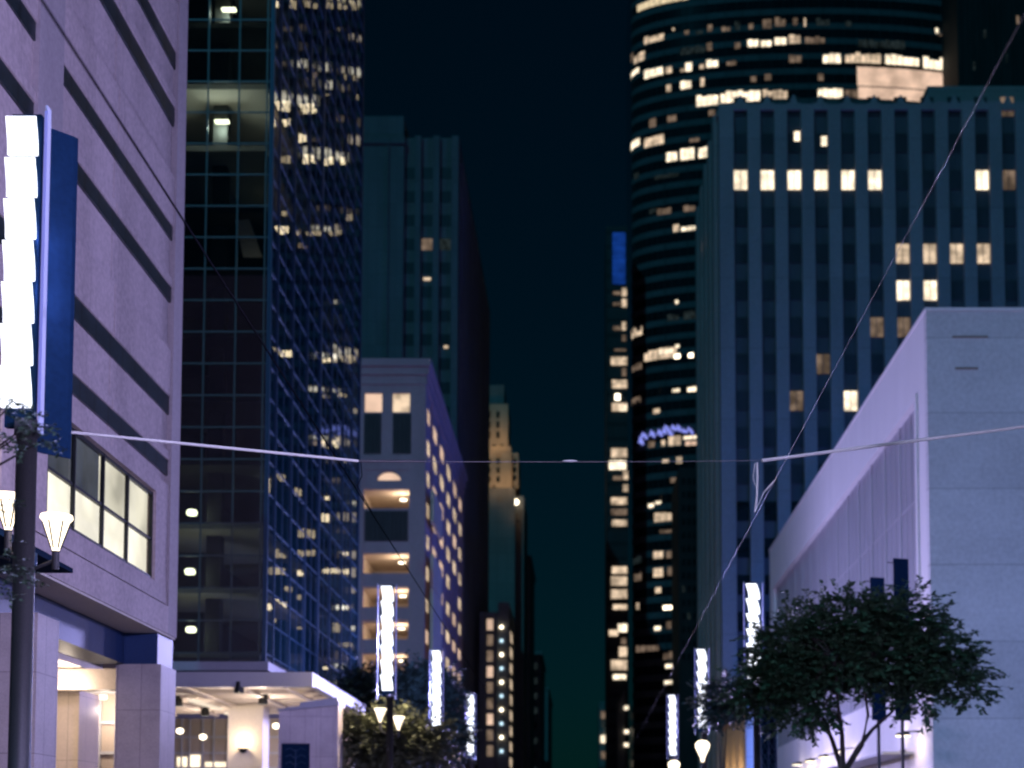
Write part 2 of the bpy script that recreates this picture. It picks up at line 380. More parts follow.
# tilted pale panel standing for a reflection on the front glass
a, b, c_, d_ = W(229, 192, YG0+.9), W(246, 212, YG0+.9), W(262, 257, YG0+1.4), W(243, 257, YG0+1.4)
sb = MB().hexa([a, b, c_, d_], [v+Vector((0, .25, .05)) for v in (a, b, c_, d_)]).build('reflection_panel', M['ceil'], gb)
lamp(sb, Vector(W(250, 262, YG0+.55))-gb.location, 9, (1, .7, .5), .1)  # added lamp that brightens the reflection shape
# glowing bits behind the side glass, standing for reflected windows (px0, px1, py, height px, strength)
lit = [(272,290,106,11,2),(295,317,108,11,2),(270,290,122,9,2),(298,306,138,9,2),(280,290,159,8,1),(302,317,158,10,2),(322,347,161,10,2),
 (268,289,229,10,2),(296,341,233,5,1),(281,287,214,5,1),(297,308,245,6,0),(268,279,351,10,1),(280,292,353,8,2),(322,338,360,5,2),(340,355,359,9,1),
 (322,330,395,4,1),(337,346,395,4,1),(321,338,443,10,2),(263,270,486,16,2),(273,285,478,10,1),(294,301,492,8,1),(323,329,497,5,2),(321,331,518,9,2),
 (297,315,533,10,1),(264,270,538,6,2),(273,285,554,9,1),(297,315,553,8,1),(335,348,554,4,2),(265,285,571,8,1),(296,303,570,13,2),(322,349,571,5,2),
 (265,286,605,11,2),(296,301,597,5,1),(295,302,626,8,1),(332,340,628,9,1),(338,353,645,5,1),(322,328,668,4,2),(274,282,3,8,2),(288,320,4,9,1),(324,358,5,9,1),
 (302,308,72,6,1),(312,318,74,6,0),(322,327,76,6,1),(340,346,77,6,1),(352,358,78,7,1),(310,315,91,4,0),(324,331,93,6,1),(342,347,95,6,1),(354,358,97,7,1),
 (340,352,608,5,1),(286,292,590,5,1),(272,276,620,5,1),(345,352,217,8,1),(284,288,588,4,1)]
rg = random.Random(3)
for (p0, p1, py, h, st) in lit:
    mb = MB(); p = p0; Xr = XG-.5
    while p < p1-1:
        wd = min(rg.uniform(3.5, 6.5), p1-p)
        ym = DD(p+wd, Xr, py); dxw = wd*.84/F*ym         # upright glowing rectangles shaped like the reflected windows
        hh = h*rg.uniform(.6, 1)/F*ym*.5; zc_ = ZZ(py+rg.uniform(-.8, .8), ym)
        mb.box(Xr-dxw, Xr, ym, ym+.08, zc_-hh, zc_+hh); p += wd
    mb.build('lit_window', (M['win'], M['win_hot'], M['spot_hot'])[st], gb)  # not rooms: glowing stand-ins for windows mirrored in the side glass
# ledge under the glass
MB().box(-34, XG+.25, YG0-.25, YG1, zg0-.42, zg0-.005).build('ledge', M['canopy'], gb)
# canopy roof over the pavement
XC, YC0, YC1 = -12.0, 63.0, 78.5
zt, zu = ZZ(672, YC0), ZZ(687, YC0)
cy = MB(); cy.box(-32, XC, YC0, YC0+.4, zu, zt); cy.box(XC-.35, XC, YC0+.41, YC1, zu+.10, zt-.01); cy.box(-32, XC-.36, YC0+.41, YC1, zu+.5, zt-.02)
MB().box(-32, XC-.37, YC0+.42, YC1-.01, zu+.40, zu+.497).build('canopy_soffit', M['soffit'], gb)
cy.build('canopy_roof', M['canopy'], gb)
rb = MB()
for k in range(7): rb.box(-32, XC-.37, YC0+2.0+k*2.1, YC0+2.25+k*2.1, zu+.12, zu+.397)
for x in (-22.5, -20.2, -17.9, -15.4, -13.4): rb.box(x-.1, x+.1, YC0+.42, YC1, zu+.03, zu+.115)
rb.build('canopy_ribs', M['soffit'], gb)
for (px, py) in ((239, 693), (263, 704), (178, 706), (205, 716)):
    z = zu+.1-.35; v = (ZZ(py, 1)-EYE); y = (z-EYE)/v; x = XX(px, y, py)
    o = MB().lathe((x, y, z), [(.001, .5), (.2, .5), (.24, 0), (.2, .02)], 14).build('downlight', M['blackmetal'], gb)
    MB().lathe((x, y, z+.04), [(.001, 0), (.19, 0)], 14).build('lens', M['spot_hot'], o)
    lamp(o, Vector((x, y, z-.25))-gb.location, 230, WARM, .2)
for (px0, py0, px1, py1) in ((190, 699, 220, 708), (226, 712, 248, 717)):
    z = zu-.02; y0 = (z-EYE)/(ZZ(py0, 1)-EYE); y1 = (z-EYE)/(ZZ(py1, 1)-EYE); x0, x1 = XX(px0, y0, py0), XX(px1, y1, py1)
    MB().hexa([(x0-.1,y0,z-.12),(x0+.1,y0,z-.12),(x1+.1,y1,z-.12),(x1-.1,y1,z-.12)], [(x0-.1,y0,z),(x0+.1,y0,z),(x1+.1,y1,z),(x1-.1,y1,z)]).build('canopy_strip_lamp', emis('strip_lamp', (1, .84, .66), 1.0), gb)
# lobby: lit column with sconce, storefront
yc = 73.0
xa, xb = XX(228, yc, 730), XX(263, yc, 730)
MB().box(xa, xb, yc, yc+1.4, .13, zu+.11).build('lobby_column', M['cream'], gb)
p = W(243, 748, yc-.3)
o = MB().lathe((p.x, p.y, p.z-.15), [(.001, -.12), (.12, -.08), (.3, .12), (.26, .12)], 14).build('wall_sconce', M['blackmetal'], gb)
lamp(o, Vector((p.x, p.y-.25, p.z+.35))-gb.location, 60, (1, .78, .5), .12)
sf = MB(); ys = 84.0
for px in (168, 182, 190, 203, 214, 228, 250): x = XX(px, ys, 740); sf.box(x-.05, x+.05, ys-.1, ys, .13, zu+.4)
for py in (737, 753, 768): z = ZZ(py, ys); sf.box(-32, -13.5, ys-.08, ys-.002, z-.06, z+.06)
sfo = sf.build('storefront_frame', M['canopy'], gb)
MB().box(-32, -13.5, ys+.02, ys+.1, .13, zu+.4).build('storefront_glazing', M['taupe'], gb)
for (p0, p1, y0, y1) in ((177, 187, 757, 768), (190, 200, 755, 768), (205, 226, 762, 768)):
    a, b = W(p0, y0, ys-.02), W(p1, y1, ys-.02); MB().box(a.x, b.x, ys-.03, ys-.012, b.z, a.z).build('lit_window', M['win_hot'], gb)
for (px, py) in ((180, 731), (203, 737), (276, 726)):
    q = W(px, py, 76); MB().lathe((q.x, q.y, q.z), [(.001, .16), (.16, .1), (.2, 0), (.16, -.1), (.001, -.16)], 12).build('pendant_lamp', M['spot_hot'], gb)
lamp(gb, Vector((-17, 80, 6.5))-gb.location, 420, WARM, .4)
# stone pier with plaque, turned to the corner
pa, pb = W(278.5, 740, 61.5), W(338, 740, 61.5)
ux, uy = Vector((1, 0, 0)), Vector((0, 1, 0)); L_ = pb.x-pa.x
o = thing('stone_gate_pier', 'pale stone pier with a dark blue plaque standing under the canopy edge', 'stone pier', (pa.x, pa.y, .13))
def obx(a0, a1, b0, b1, z0, z1, base=Vector((pa.x, pa.y, 0))):
    q = [base+ux*a+uy*b for a, b in ((a0,b0),(a1,b0),(a1,b1),(a0,b1))]
    return [v+Vector((0,0,z0)) for v in q], [v+Vector((0,0,z1)) for v in q]
zj = ZZ(742, 61.5); xj = .635*L_
rake = lambda a, py0, py1: ZZ(py0+(py1-py0)*a/L_, 61.5)      # the top of the pier rises towards the street
def blk(mb, a0, a1, b0, b1, z0, pl_, pr_):
    base = Vector((pa.x, pa.y, 0)); q = [base+ux*a+uy*b for a, b in ((a0,b0),(a1,b0),(a1,b1),(a0,b1))]
    lo_ = [v+Vector((0,0,z0)) for v in q] if not callable(z0) else [v+Vector((0,0,z0(a))) for v, a in zip(q, (a0,a1,a1,a0))]
    mb.hexa(lo_, [v+Vector((0,0,rake(a, pl_, pr_))) for v, a in zip(q, (a0,a1,a1,a0))])
mb = MB()
for a0, a1 in ((0, xj-.02), (xj+.02, L_-.22), (L_-.19, L_)):
    mb.hexa(*obx(a0, a1, 0, 1.2, .13, zj-.02)); blk(mb, a0, a1, 0, 1.2, zj+.02, 711, 705.5)
blk(mb, .02, L_-.02, .03, 1.17, .13, 711.2, 705.7)
mb.build('pier_block', M['pillar'], o)
mb = MB(); blk(mb, -.06, L_+.06, -.12, 1.3, lambda a: rake(a, 710.9, 705.4), 709, 701); blk(mb, .9, L_-.05, .05, 1.25, lambda a: rake(a, 708.9, 700.9), 705, 697)
mb.build('cap', M['canopy'], o)
pl = MB().hexa(*obx(.06*L_, .53*L_, -.06, -.003, ZZ(790, 61.5), ZZ(743.5, 61.5))).build('plaque', M['navy'], o)
em = MB(); rr = random.Random(5)
def onp(a, z): return Vector((pa.x, pa.y, 0)) + ux*(a*L_) + uy*(-.075) + Vector((0, 0, z))
z1_ = ZZ(743.5, 61.5)
for k in range(5):    # crest: swept wing lines either side of a centre stem
    for sgn in (-1, 1):
        em.tube([onp(.295, z1_-.35-.3*k), onp(.295+sgn*.09, z1_-.2-.3*k), onp(.295+sgn*.17, z1_-.28-.3*k)], .022, 5)
em.tube([onp(.295, z1_-.25), onp(.295, z1_-1.9)], .03, 5)
em.build('crest', M['bluemull'], pl)

# ================================================================== LEFT: parking garage
XP, YP0 = -15.0, DD(425, -15.0, 500); YP1 = DD(463, -15.0, 600)
pg = thing('parking_garage', 'grey parking garage with rows of orange lit openings and an arched bay', 'parking garage', (-24, YP0+20, 0))
zpt = ZZ(360, YP0)
fxl = lambda px, py=520: XX(px, YP0, py)
opn = [(489,508),(553,573),(587,607),(620,639),(653,672),(686,705),(719,738)]
x0o, x1o = fxl(363.5), fxl(409)
wl_ = MB()
xw = -34
wl_.box(xw, x0o, YP0, YP0+.6, .13, zpt-2.4); wl_.box(x1o, XP, YP0, YP0+.6, .13, zpt-2.4)
zlast = .13
for a, b in reversed(opn):
    za, zb_ = ZZ(b, YP0), ZZ(a, YP0)
    wl_.box(x0o, x1o, YP0+.12, YP0+.6, zlast, za); zlast = zb_
zw0, zw1 = ZZ(412, YP0), ZZ(393, YP0)
wl_.box(x0o, x1o, YP0+.12, YP0+.6, zlast, ZZ(480, YP0))
wins = [(fxl(362.5), fxl(381)), (fxl(391.5), fxl(411))]
wl_.box(x0o, x1o, YP0, YP0+.6, ZZ(470, YP0), zw0-.01) if False else None
wl_.box(x0o, x1o, YP0+.02, YP0+.6, ZZ(469.5, YP0), zw0)
wl_.box(wins[0][1], wins[1][0], YP0+.02, YP0+.6, zw0, zw1); wl_.box(x0o-.001, x1o+.001, YP0+.02, YP0+.6, zw1, zpt-2.4)
MB().box(xw, XP-.01, YP1-.6, YP1, .13, zpt-2.4).build('rear_wall', M['garage'], pg)
wl_.build('front_wall', M['garage'], pg)
# arched head of the first bay
ar = MB(); ac, aw = fxl(388), (fxl(400)-fxl(376))/2
za0, za1 = ZZ(480, YP0), ZZ(469.5, YP0); N = 14
ar.box(x0o, ac-aw, YP0+.12, YP0+.6, za0, za1); ar.box(ac+aw, x1o, YP0+.12, YP0+.6, za0, za1)
for k in range(N):
    q0, q1 = math.pi*k/N, math.pi*(k+1)/N
    xa_, xb_ = ac-aw*math.cos(q0), ac-aw*math.cos(q1); zA, zB = za0+(za1-za0)*.85*math.sin(q0), za0+(za1-za0)*.85*math.sin(q1)
    ar.hexa([(xa_,YP0+.12,zA),(xb_,YP0+.12,zB),(xb_,YP0+.6,zB),(xa_,YP0+.6,zA)], [(xa_,YP0+.12,za1),(xb_,YP0+.12,za1),(xb_,YP0+.6,za1),(xa_,YP0+.6,za1)])
ar.build('arch_head', M['garage'], pg)
MB().box(ac-aw, ac+aw, YP0+1.2, YP0+1.3, za0, za1).build('lit_arch_window', M['win_pink'], pg)
co = MB(); co.box(xw, XP+.5, YP0-.5, YP1+.3, zpt-.7, zpt); co.box(xw, XP+.3, YP0-.3, YP1+.2, zpt-1.5, zpt-.72); co.box(xw, XP+.12, YP0-.12, YP1+.1, zpt-2.4, zpt-1.52)
co.box(xw, XP+.2, YP0-.2, YP0-.01, ZZ(461, YP0), ZZ(457, YP0))
co.build('cornice', M['garage'], pg)
for k, (xa_, xb_) in enumerate(wins):
    MB().box(xa_, xb_, YP0+.3, YP0+.36, zw0, zw1).build('lit_window', M['win_pink'] if k == 0 else M['win'], pg)
    MB().box(xa_+.05, xb_-.05, YP0-.02, YP0+.018, ZZ(454, YP0), ZZ(413.5, YP0)).build('grille_panel', M['grille'], pg)
MB().box(fxl(421), XP-.02, YP0-.03, YP0-.005, ZZ(482, YP0), ZZ(470, YP0)).build('wall_plate', M['garage'], pg)
for a, b in ((510.5, 541),):
    MB().box(x0o+.1, x1o-.1, YP0+.05, YP0+.118, ZZ(b, YP0), ZZ(a, YP0)).build('grille_panel', M['grille'], pg)
# parking decks behind the openings, each with a ceiling lamp
for k, (a, b) in enumerate(opn):
    za, zb_ = ZZ(b, YP0), ZZ(a, YP0)
    dk = MB(); dk.box(xw, XP-.7, YP0+.61, YP0+9, zb_+.02, zb_+.3); dk.box(xw, XP-.7, YP0+9, YP0+9.2, za-1.2, zb_+.01)
    dk.box(x0o-.5, x0o-.2, YP0+.61, YP0+9, za-1.2, zb_+.01); dk.box(x1o+2.0, x1o+2.3, YP0+.61, YP0+9, za-1.2, zb_+.01)
    dk.box(xw, XP-.7, YP0+.61, YP0+9, za-1.4, za-1.21)
    dko = dk.build('parking_deck', M['garagein'], pg)
    x = fxl(399 if k % 2 else 400)
    MB().lathe((x, YP0+2.5, zb_-.5), [(.001, .12), (.34, .1), (.34, 0), (.001, -.05)], 12).build('ceiling_lamp', M['spot_hot'], dko)
    lamp(dko, Vector((x, YP0+2.2, zb_-.75))-pg.location, 260, (1, .78, .56), .3)
# side wall with its grid of openings
sw = MB(); sw.box(XP-.5, XP-.14, YP0+.61, YP1-.61, .13, zpt-2.4)
cols = [DD(p, XP, 600) for p in (427.5, 434.8, 442, 448.8, 455, 460.3)]
sw.build('side_wall', M['garage'], pg)
pil = MB()
for y in [YP0+.61] + [(cols[k]+cols[k+1])/2 for k in range(5)] + [YP1-1.0]:
    pil.box(XP-.14, XP, y-.05, y+.9, .13, zpt-2.41)
pil.build('pilasters', M['garage'], pg)
fl = 33.0/F*YP0
zrow = [ZZ(603, YP0+2)+fl*k for k in range(-4, 7)]
for r_, z in enumerate(zrow):
    for c, y in enumerate(cols):
        if rg.random() < .04: continue
        dim = rg.random()
        MB().box(XP-.138, XP-.10, y-1.9, y+1.7, z-.62, z+.62).build('lit_opening', M['win'] if dim > .5 else M['win_pink'], pg)
for c, y in enumerate(cols):
    for k in range(4):
        z = ZZ(416, YP0)+.6-k*(fl*.98) if k < 2 else ZZ(489, YP0)-(k-2)*fl
        if z > zrow[-1]+2:
            MB().box(XP-.138, XP-.10, y-1.5, y+1.0, z-.7, z+.7).build('lit_opening', M['win'] if rg.random() > .4 else M['win_dim'], pg)
MB().box(XP-.139, XP-.115, YP0+1.7, YP1-1.1, .2, 1.2).build('base_grille', M['grille'], pg)

# ================================================================== LEFT: grey tower behind the garage
XT, YT0 = -17.0, DD(458, -17.0, 400); YT1 = DD(488, -17.0, 500)
gt = thing('grey_stone_tower', 'tall dim grey stone tower rising behind the parking garage', 'tower', (-32, YT0+30, 0))
tz = ZZ(138, YT0); tzl = ZZ(119, YT0)
tx = lambda px: XX(px, YT0, 300)
body = MB(); body.box(-60, tx(403), YT0-.8, YT1-20, .13, tzl); body.box(tx(403), XT, YT0, YT1, .13, tz)
body.build('tower_body', M['tower'], gt)
pil = MB()
for a, b in ((402.5, 404), (414.5, 420.5), (432.5, 439), (451, 458)): pil.box(tx(a), tx(b), YT0-.7, YT0-.01, .13, tz-.02)
pil.box(tx(386.5), tx(388.5), YT0-1.1, YT0-.81, .13, tzl-4); pil.box(-60, tx(403)+.2, YT0-1.15, YT0-.815, tzl-4, tzl-3.2)
for y in range(int(YT0)+2, int(YT1), 6): pil.box(XT+.01, XT+.5, y, y+2.2, .13, tz-3)
pil.build('pilasters', M['tower'], gt)
h = 25.0/F*YT0
for c, px in enumerate((408.8, 426.8, 445)):
    for k in range(18):
        z = ZZ(173, YT0)-h*k; x = tx(px)
        m = M['towerwin']
        if (c, k) in ((1, 3),): m = M['win_dim']
        if (c, k) in ((2, 3),): m = M['win_faint']
        MB().box(x-.75, x+.75, YT0-.05, YT0-.012, z-.85, z+.75).build('window', m, gt)
for (px, py, s) in ((427, 279, .5), (446, 347, .3), (466-20, 347, .2)):
    p = W(px, py, YT0-.07); MB().box(p.x-s, p.x+s, p.y-.01, p.y, p.z-.2, p.z+.2).build('lit_window', M['win'], gt)

# ================================================================== LEFT: tower with floodlit crown and the low blocks down the street
d = 300
ct = thing('crowned_tower', 'distant setback tower with a floodlit sandstone crown', 'tower', (XX(495, d), d+8, 0))
def tier(p0, p1, y0, y1, dep, mat, name, dd=0):
    a, b = W(p0, y0, d+dd), W(p1, y1, d+dd); return MB().box(a.x, b.x, d+dd, d+dd+dep, b.z if y1 < 760 else .13, a.z).build(name, mat, ct)
tier(470, 514, 488, 800, 26, M['tower2'], 'tower_body')
tier(514, 523, 496, 800, 20, M['tower2'], 'tower_wing', 3)
tier(478, 511.5, 452, 487.6, 16, M['crown'], 'upper_stage', 1)
tier(511.5, 518, 453, 487.6, 12, M['crown'], 'corner_turret', 2)
tier(484, 508, 404, 446, 10, M['crown'], 'belfry', 3)
tier(480, 511, 446.2, 451.8, 14, M['crown'], 'belfry_cornice', 2)
tier(487, 504, 385, 403.6, 8, M['tower2'], 'lantern', 4)
for (y0, y1, xs, dd) in ((410, 440, (489, 498), 3), (457, 484, (489, 498), 1), (458, 482, (514.8,), 2)):
    for px in xs:
        for k in range(3):
            ya = y0+(y1-y0)*k/3; a, b = W(px-1.5, ya+1.5, d+dd-.05), W(px+1.5, ya+(y1-y0)/3-2, d+dd-.05)
            MB().box(a.x, b.x, d+dd-.1, d+dd-.02, b.z, a.z).build('window', M['darkglass'], ct)
for (px, py, dd, pw) in ((494, 446, -1.0, 380), (502, 446, 0, 200), (494, 487.4, -2.5, 420), (514, 487.4, -2.5, 420), (518, 522, -1, 60)):
    p = W(px, py, d+dd); o = MB().box(p.x-.3, p.x+.3, p.y-.2, p.y+.2, p.z, p.z+.3).build('floodlight', M['blackmetal'], ct)
    lamp(o, Vector((p.x, p.y-.5, p.z+1.6))-ct.location, pw*.55, (1, .58, .27), .3)
p = W(516, 502, d+1.5); MB().lathe((p.x, p.y, p.z), [(.001, .7), (.6, .3), (.6, -.3), (.001, -.7)], 12).build('beacon', M['spot_hot'], ct)

d2 = 215
nb = thing('narrow_office_building', 'narrow dim building with vertical rows of lit windows beside the street end', 'office building', (XX(497, d2), d2+8, 0))
a, b = W(480, 612, d2), W(513, 800, d2)
MB().box(XX(480, d2), XX(497, d2, 690), d2, d2+18, .13, ZZ(612, d2)).box(XX(497, d2, 690), XX(508, d2, 690), d2+2, d2+22, .13, ZZ(600, d2)).build('tower_body', M['tower2'], nb)
for k in range(9):
    y0 = 619+k*15.8
    for (p0, p1, yo, hh, m, dd) in ((487, 493, 0, 11, 'win_pink', 0), (508.5, 512, 12, 9, 'win', 9)):
        A, B = W(p0, y0+yo, d2+dd-.05), W(p1, y0+yo+hh, d2+dd-.05)
        if p0 > 500: 
            yy = d2+6; A, B = W(p0, y0+yo, yy), W(p1, y0+yo+hh, yy)
            xs_ = XX(508, d2, 690)+.02; ya, yb = d2+4+k*.0, d2+9
            MB().box(xs_, xs_+.05, d2+6, d2+11, B.z, A.z).build('lit_window', M[m], nb)
        else: MB().box(A.x, B.x, A.y-.03, A.y, B.z, A.z).build('lit_window', M['win_dim' if k % 3 else 'win_pink'], nb)
for k in range(10):
    p = W(501.5, 627+k*13.8, d2+1.8); MB().lathe((p.x, p.y, p.z), [(.001, .3), (.25, .15), (.25, -.15), (.001, -.3)], 10).build('wall_lamp', M['spot_cool'] if k % 2 else M['spot_hot'], nb)
for (nm, lab, p0, p1, py, dd, dep) in (('dim_brick_block', 'dim brown block beyond the narrow building on the left of the street', 505, 530, 560, 330, 30),
        ('distant_dark_tower', 'almost black slim tower at the far end of the street', 520, 541, 655, 380, 40), ('distant_low_block', 'lowest dark block at the far left end of the street', 530, 548, 690, 450, 60)):
    o = thing(nm, lab, 'building', (XX(p0, dd), dd, 0))
    xa_, xb_ = XX(p0, dd, 700), XX(p1, dd, 700); z = ZZ(py, dd)
    MB().box(xa_-12, xb_, dd, dd+dep, .13, z).build('tower_body', M['tower2'], o)
    MB().box(xa_-12.3, xb_+.3, dd-.3, dd+dep+.3, z+.003, z+1).build('parapet', M['tower2'], o)
    for r_ in range(8):
        for c in range(2):
            x = xb_-1.5-c*3; zz = z-3-r_*4
            if zz > 3: MB().box(x-.5, x+.5, dd-.06, dd-.01, zz-.8, zz+.8).build('window', M['win_faint'] if rg.random() < .35 else M['darkglass'], o)

# ================================================================== RIGHT: white building
XW, YW0 = 16.9, DD(929, 16.9, 500); YW1 = DD(770, 16.9, 600)
wb = thing('white_building', 'blank violet lit white building at the right with ribbed grey panel along its side', 'building', (26, YW0+28, 0))
zwt = ZZ(311, YW0)
pz1, pz0 = ZZ(403, DD(916, XW, 450)), 9.6
py0, py1 = DD(917, XW, 450), YW1-2.5
MB().box(XW+.5, 60, YW0+.5, YW1-.5, .13, zwt-.6).build('core_wall', M['white'], wb)
MB().box(XW+.001, 60, YW0, YW0+.49, .13, zwt).build('front_wall', M['white'], wb)
sw = MB(); sw.box(XW, XW+.49, YW0+.495, YW1, pz1, zwt-.002); sw.box(XW, XW+.49, YW0+.495, py0, .13, pz1-.001); sw.box(XW, XW+.49, py1, YW1, .13, pz1-.001)
sw.box(XW, XW+.49, py0, py1, 6.4, pz0)
sw.build('side_wall', M['whitetrim'], wb)
fr = MB(); fr.box(XW-.12, XW-.003, py0-.35, py0, pz0, pz1+.3); fr.box(XW-.12, XW-.003, py0, py1, pz1, pz1+.3)
fr.build('panel_frame', M['whitetrim'], wb)
MB().box(XW+.22, XW+.48, py0+.01, py1-.01, pz0, pz1-.005).build('ribbed_glazing', M['ribpanel'], wb)
rbm = MB(); y = py0+1.0; k = 0
while y < py1-.5:
    t = .09 if k % 3 else .17
    rbm.box(XW+.16 if k % 3 == 0 else XW+.19, XW+.215, y-t, y+t, pz0, pz1-.01); y += 1.25; k += 1
for z in (pz0+4.6, pz0+9.4): rbm.box(XW+.18, XW+.21, py0+.02, py1-.02, z-.05, z+.05)
rbm.build('glazing_ribs', M['rib'], wb)
ms = MB()
for (p0, p1, py) in ((952, 988, 337), (955, 978, 368.5)):
    a, b = W(p0, py, YW0), W(p1, py, YW0); ms.box(a.x, b.x, YW0-.05, YW0-.003, a.z-.05, a.z+.05)
ms.build('shadow_line_strips', M['taupe'], wb)  # thin dark strips put in for the short shadow lines on the wall
MB().box(XW-.06, XW+.5, YW0-.06, YW1, zwt+.003, zwt+.16).box(XW+.5, 60, YW0-.06, YW0+.6, zwt+.003, zwt+.16).build('coping', M['whitetrim'], wb)
# street level: shop wall, thin awning, wall lamps
MB().box(XW+.02, XW+.48, py0, py1, .13, 6.39).build('shop_wall', M['cream'], wb)
for (px, py) in ((903, 736), (839.5, 752), (824, 757.5), (810, 761.5), (797, 765)):
    X = 16.0; y = DD(px, X, py); p = W(px, py, y)
    o = MB().lathe((p.x, p.y, p.z), [(.001, .16), (.30, .16), (.42, 0), (.36, .02)], 16).tube([(p.x, p.y, p.z+.2), (XW, p.y, p.z+.25)], .05, 6).build('wall_lamp', M['pole'], wb)
    MB().lathe((p.x, p.y, p.z-.03), [(.001, 0), (.37, .02), (.37, .05), (.001, .06)], 16).build('lens', M['spot_hot'], o)
    lamp(o, Vector((p.x+.1, p.y, p.z-.4))-wb.location, 75, (1, .82, .62), .2)
    u_ = MB().box(XW-.25, XW-.05, p.y+3.2, p.y+3.6, 6.2, 6.35).build('uplight', M['blackmetal'], wb)
    lamp(u_, Vector((XW-.7, p.y+3.4, 7.2))-wb.location, 32, (1, .84, .80), .2)
MB().box(XW-1.6, XW-.005, YW0+4, YW1-6, 6.02, 6.14).build('awning', M['canopy'], wb)

# ================================================================== RIGHT: limestone deco building
XD = 16.9; YD0 = DD(721, XD, 450); YD1 = DD(700, XD, 450)
db = thing('limestone_office_building', 'dark blue limestone block of tall piers with a row of bright square windows', 'office building', (38, YD0+18, 0))
zdt = ZZ(104, YD0)
sp_ = 27.65/F*YD0; xc0 = XX(741, YD0, 180); ww = .86
MB().box(XD, 90, YD0+.6, YD1, .13, zdt-1.2).build('core_wall', M['spandrel'], db)
NC = 18
pr = MB(); pr.box(XD, xc0-ww, YD0, YD0+.59, .13, zdt)
for k in range(NC): pr.box(xc0+sp_*k+ww, xc0+sp_*(k+1)-ww, YD0, YD0+.59, .13, zdt+(0 if k < 7 else .4))
for k in range(NC):
    x = xc0+sp_*k; zt_ = ZZ(109, YD0); pr.box(x-ww, x+ww, YD0+.1, YD0+.59, zt_, zdt+.2)
    pr.hexa([(x-.5,YD0+.1,zdt+.2),(x+.5,YD0+.1,zdt+.2),(x+.5,YD0+.59,zdt+.2),(x-.5,YD0+.59,zdt+.2)], [(x-.12,YD0+.2,zdt+1.25),(x+.12,YD0+.2,zdt+1.25),(x+.12,YD0+.5,zdt+1.25),(x-.12,YD0+.5,zdt+1.25)])
pr.build('stone_piers', M['deco'], db)
sdp = MB(); y = YD0+.6; k = 0
while y < YD1-1.5:
    sdp.box(XD-.55, XD-.003, y+1.2, y+3.6, .13, zdt-.5); y += 6.4
sdp.box(XD-.2, XD-.002, YD0+.6, YD1, zdt-1.19, zdt-.4)
sdp.build('side_piers', M['deco'], db)
MB().box(XX(934, YD0+5), 90, YD0+5, YD1-3, zdt-1.19, ZZ(86, YD0+5)).build('penthouse', M['deco'], db)
rows_ = [180+36.8*k for k in range(-2, 14)]
bright = {(c, 0): 'h' for c in (0, 1, 2, 3, 4, 5, 9)}
bright.update({(6,2):'w',(7,2):'w',(8,2):'w',(9,2):'w',(1,2):'f',(0,2):'f',(2,2):'f',(6,3):'h',(7,3):'h',(10,0):'d',(10,-2):'d',(5,4):'d',(6,4):'d',(4,4):'f',(3,5):'d',(2,6):'d',(4,6):'h',(0,4):'f',(3,4):'f',(1,4):'f',
   (0,-1):'f',(1,-1):'f',(4,-1):'f'})
wm = {'h': 'win_hot', 'w': 'win', 'd': 'win_dim', 'f': 'win_faint'}
n_own = 0; rest = MB()
for r_, py in enumerate(rows_):
    k = r_-2; zc_ = ZZ(py, YD0+.5)
    for c in range(NC):
        x = xc0+sp_*c
        def wbox(mb): return mb.box(x-.8, x+.8, YD0+.48, YD0+.56, zc_-1.2, zc_+1.2)
        vis = c < 11 and not (c > 7 and k > 3) and k < 9
        if bright.get((c, k), 'f') != 'f':
            o = wbox(MB()).build('lit_window', M[wm[bright[(c, k)]]], db)
            MB().box(x-.035, x+.035, YD0+.44, YD0+.478, zc_-1.2, zc_+1.2).build('sash', M['spandrel'], o)
        elif vis and n_own < 100: wbox(MB()).build('window', M['towerwin'], db); n_own += 1
        else: wbox(rest)
tag(rest.build('far_windows', M['darkglass'], db), kind='stuff')
for (px, py, hh) in ((709, 237, 9), (704, 246, 8), (707, 308, 9), (702.5, 318, 8), (706, 447, 9), (703, 455, 8)):
    y = DD(px, XD-.1, py); z = ZZ(py, y); MB().box(XD-.2, XD-.01, y-.9, y+.9, z-hh/F*y/1.6, z+hh/F*y/1.6).build('side_window', M['win_dim'], db)
for (px, py) in ((797, 136), (824, 141)):
    p = W(px, py, YD0+.4); MB().box(p.x-.35, p.x+.35, p.y, p.y+.05, p.z-.6, p.z+.6).build('lit_window', M['win_hot'], db)

# very dark tower rising behind the penthouse at the right edge
dt = 262; dk = thing('dark_ribbed_tower', 'almost black ribbed tower rising behind the limestone block at the top right corner', 'skyscraper', (XX(1000, dt), dt+10, 0))
MB().box(XX(957, dt, 50), XX(1060, dt, 50), dt, dt+14, .13, 190).build('tower_body', M['banddark'], dk)
pr = MB()
for k in range(10): x = XX(957, dt, 50)+k*2.1; pr.box(x, x+.8, dt-.5, dt-.01, .13, 189)
pr.build('pilasters', M['banddark'], dk)
for (px, py, st) in ((983,34,'win_faint'),(1004,58,'win_faint'),(972,66,'win_faint'),(1016,20,'win_dim'),(1017,103,'win_dim')):
    p = W(px, py, dt-.03); MB().box(p.x-.6, p.x+.6, dt-.06, dt-.015, p.z-.8, p.z+.8).build('window', M[st], dk)

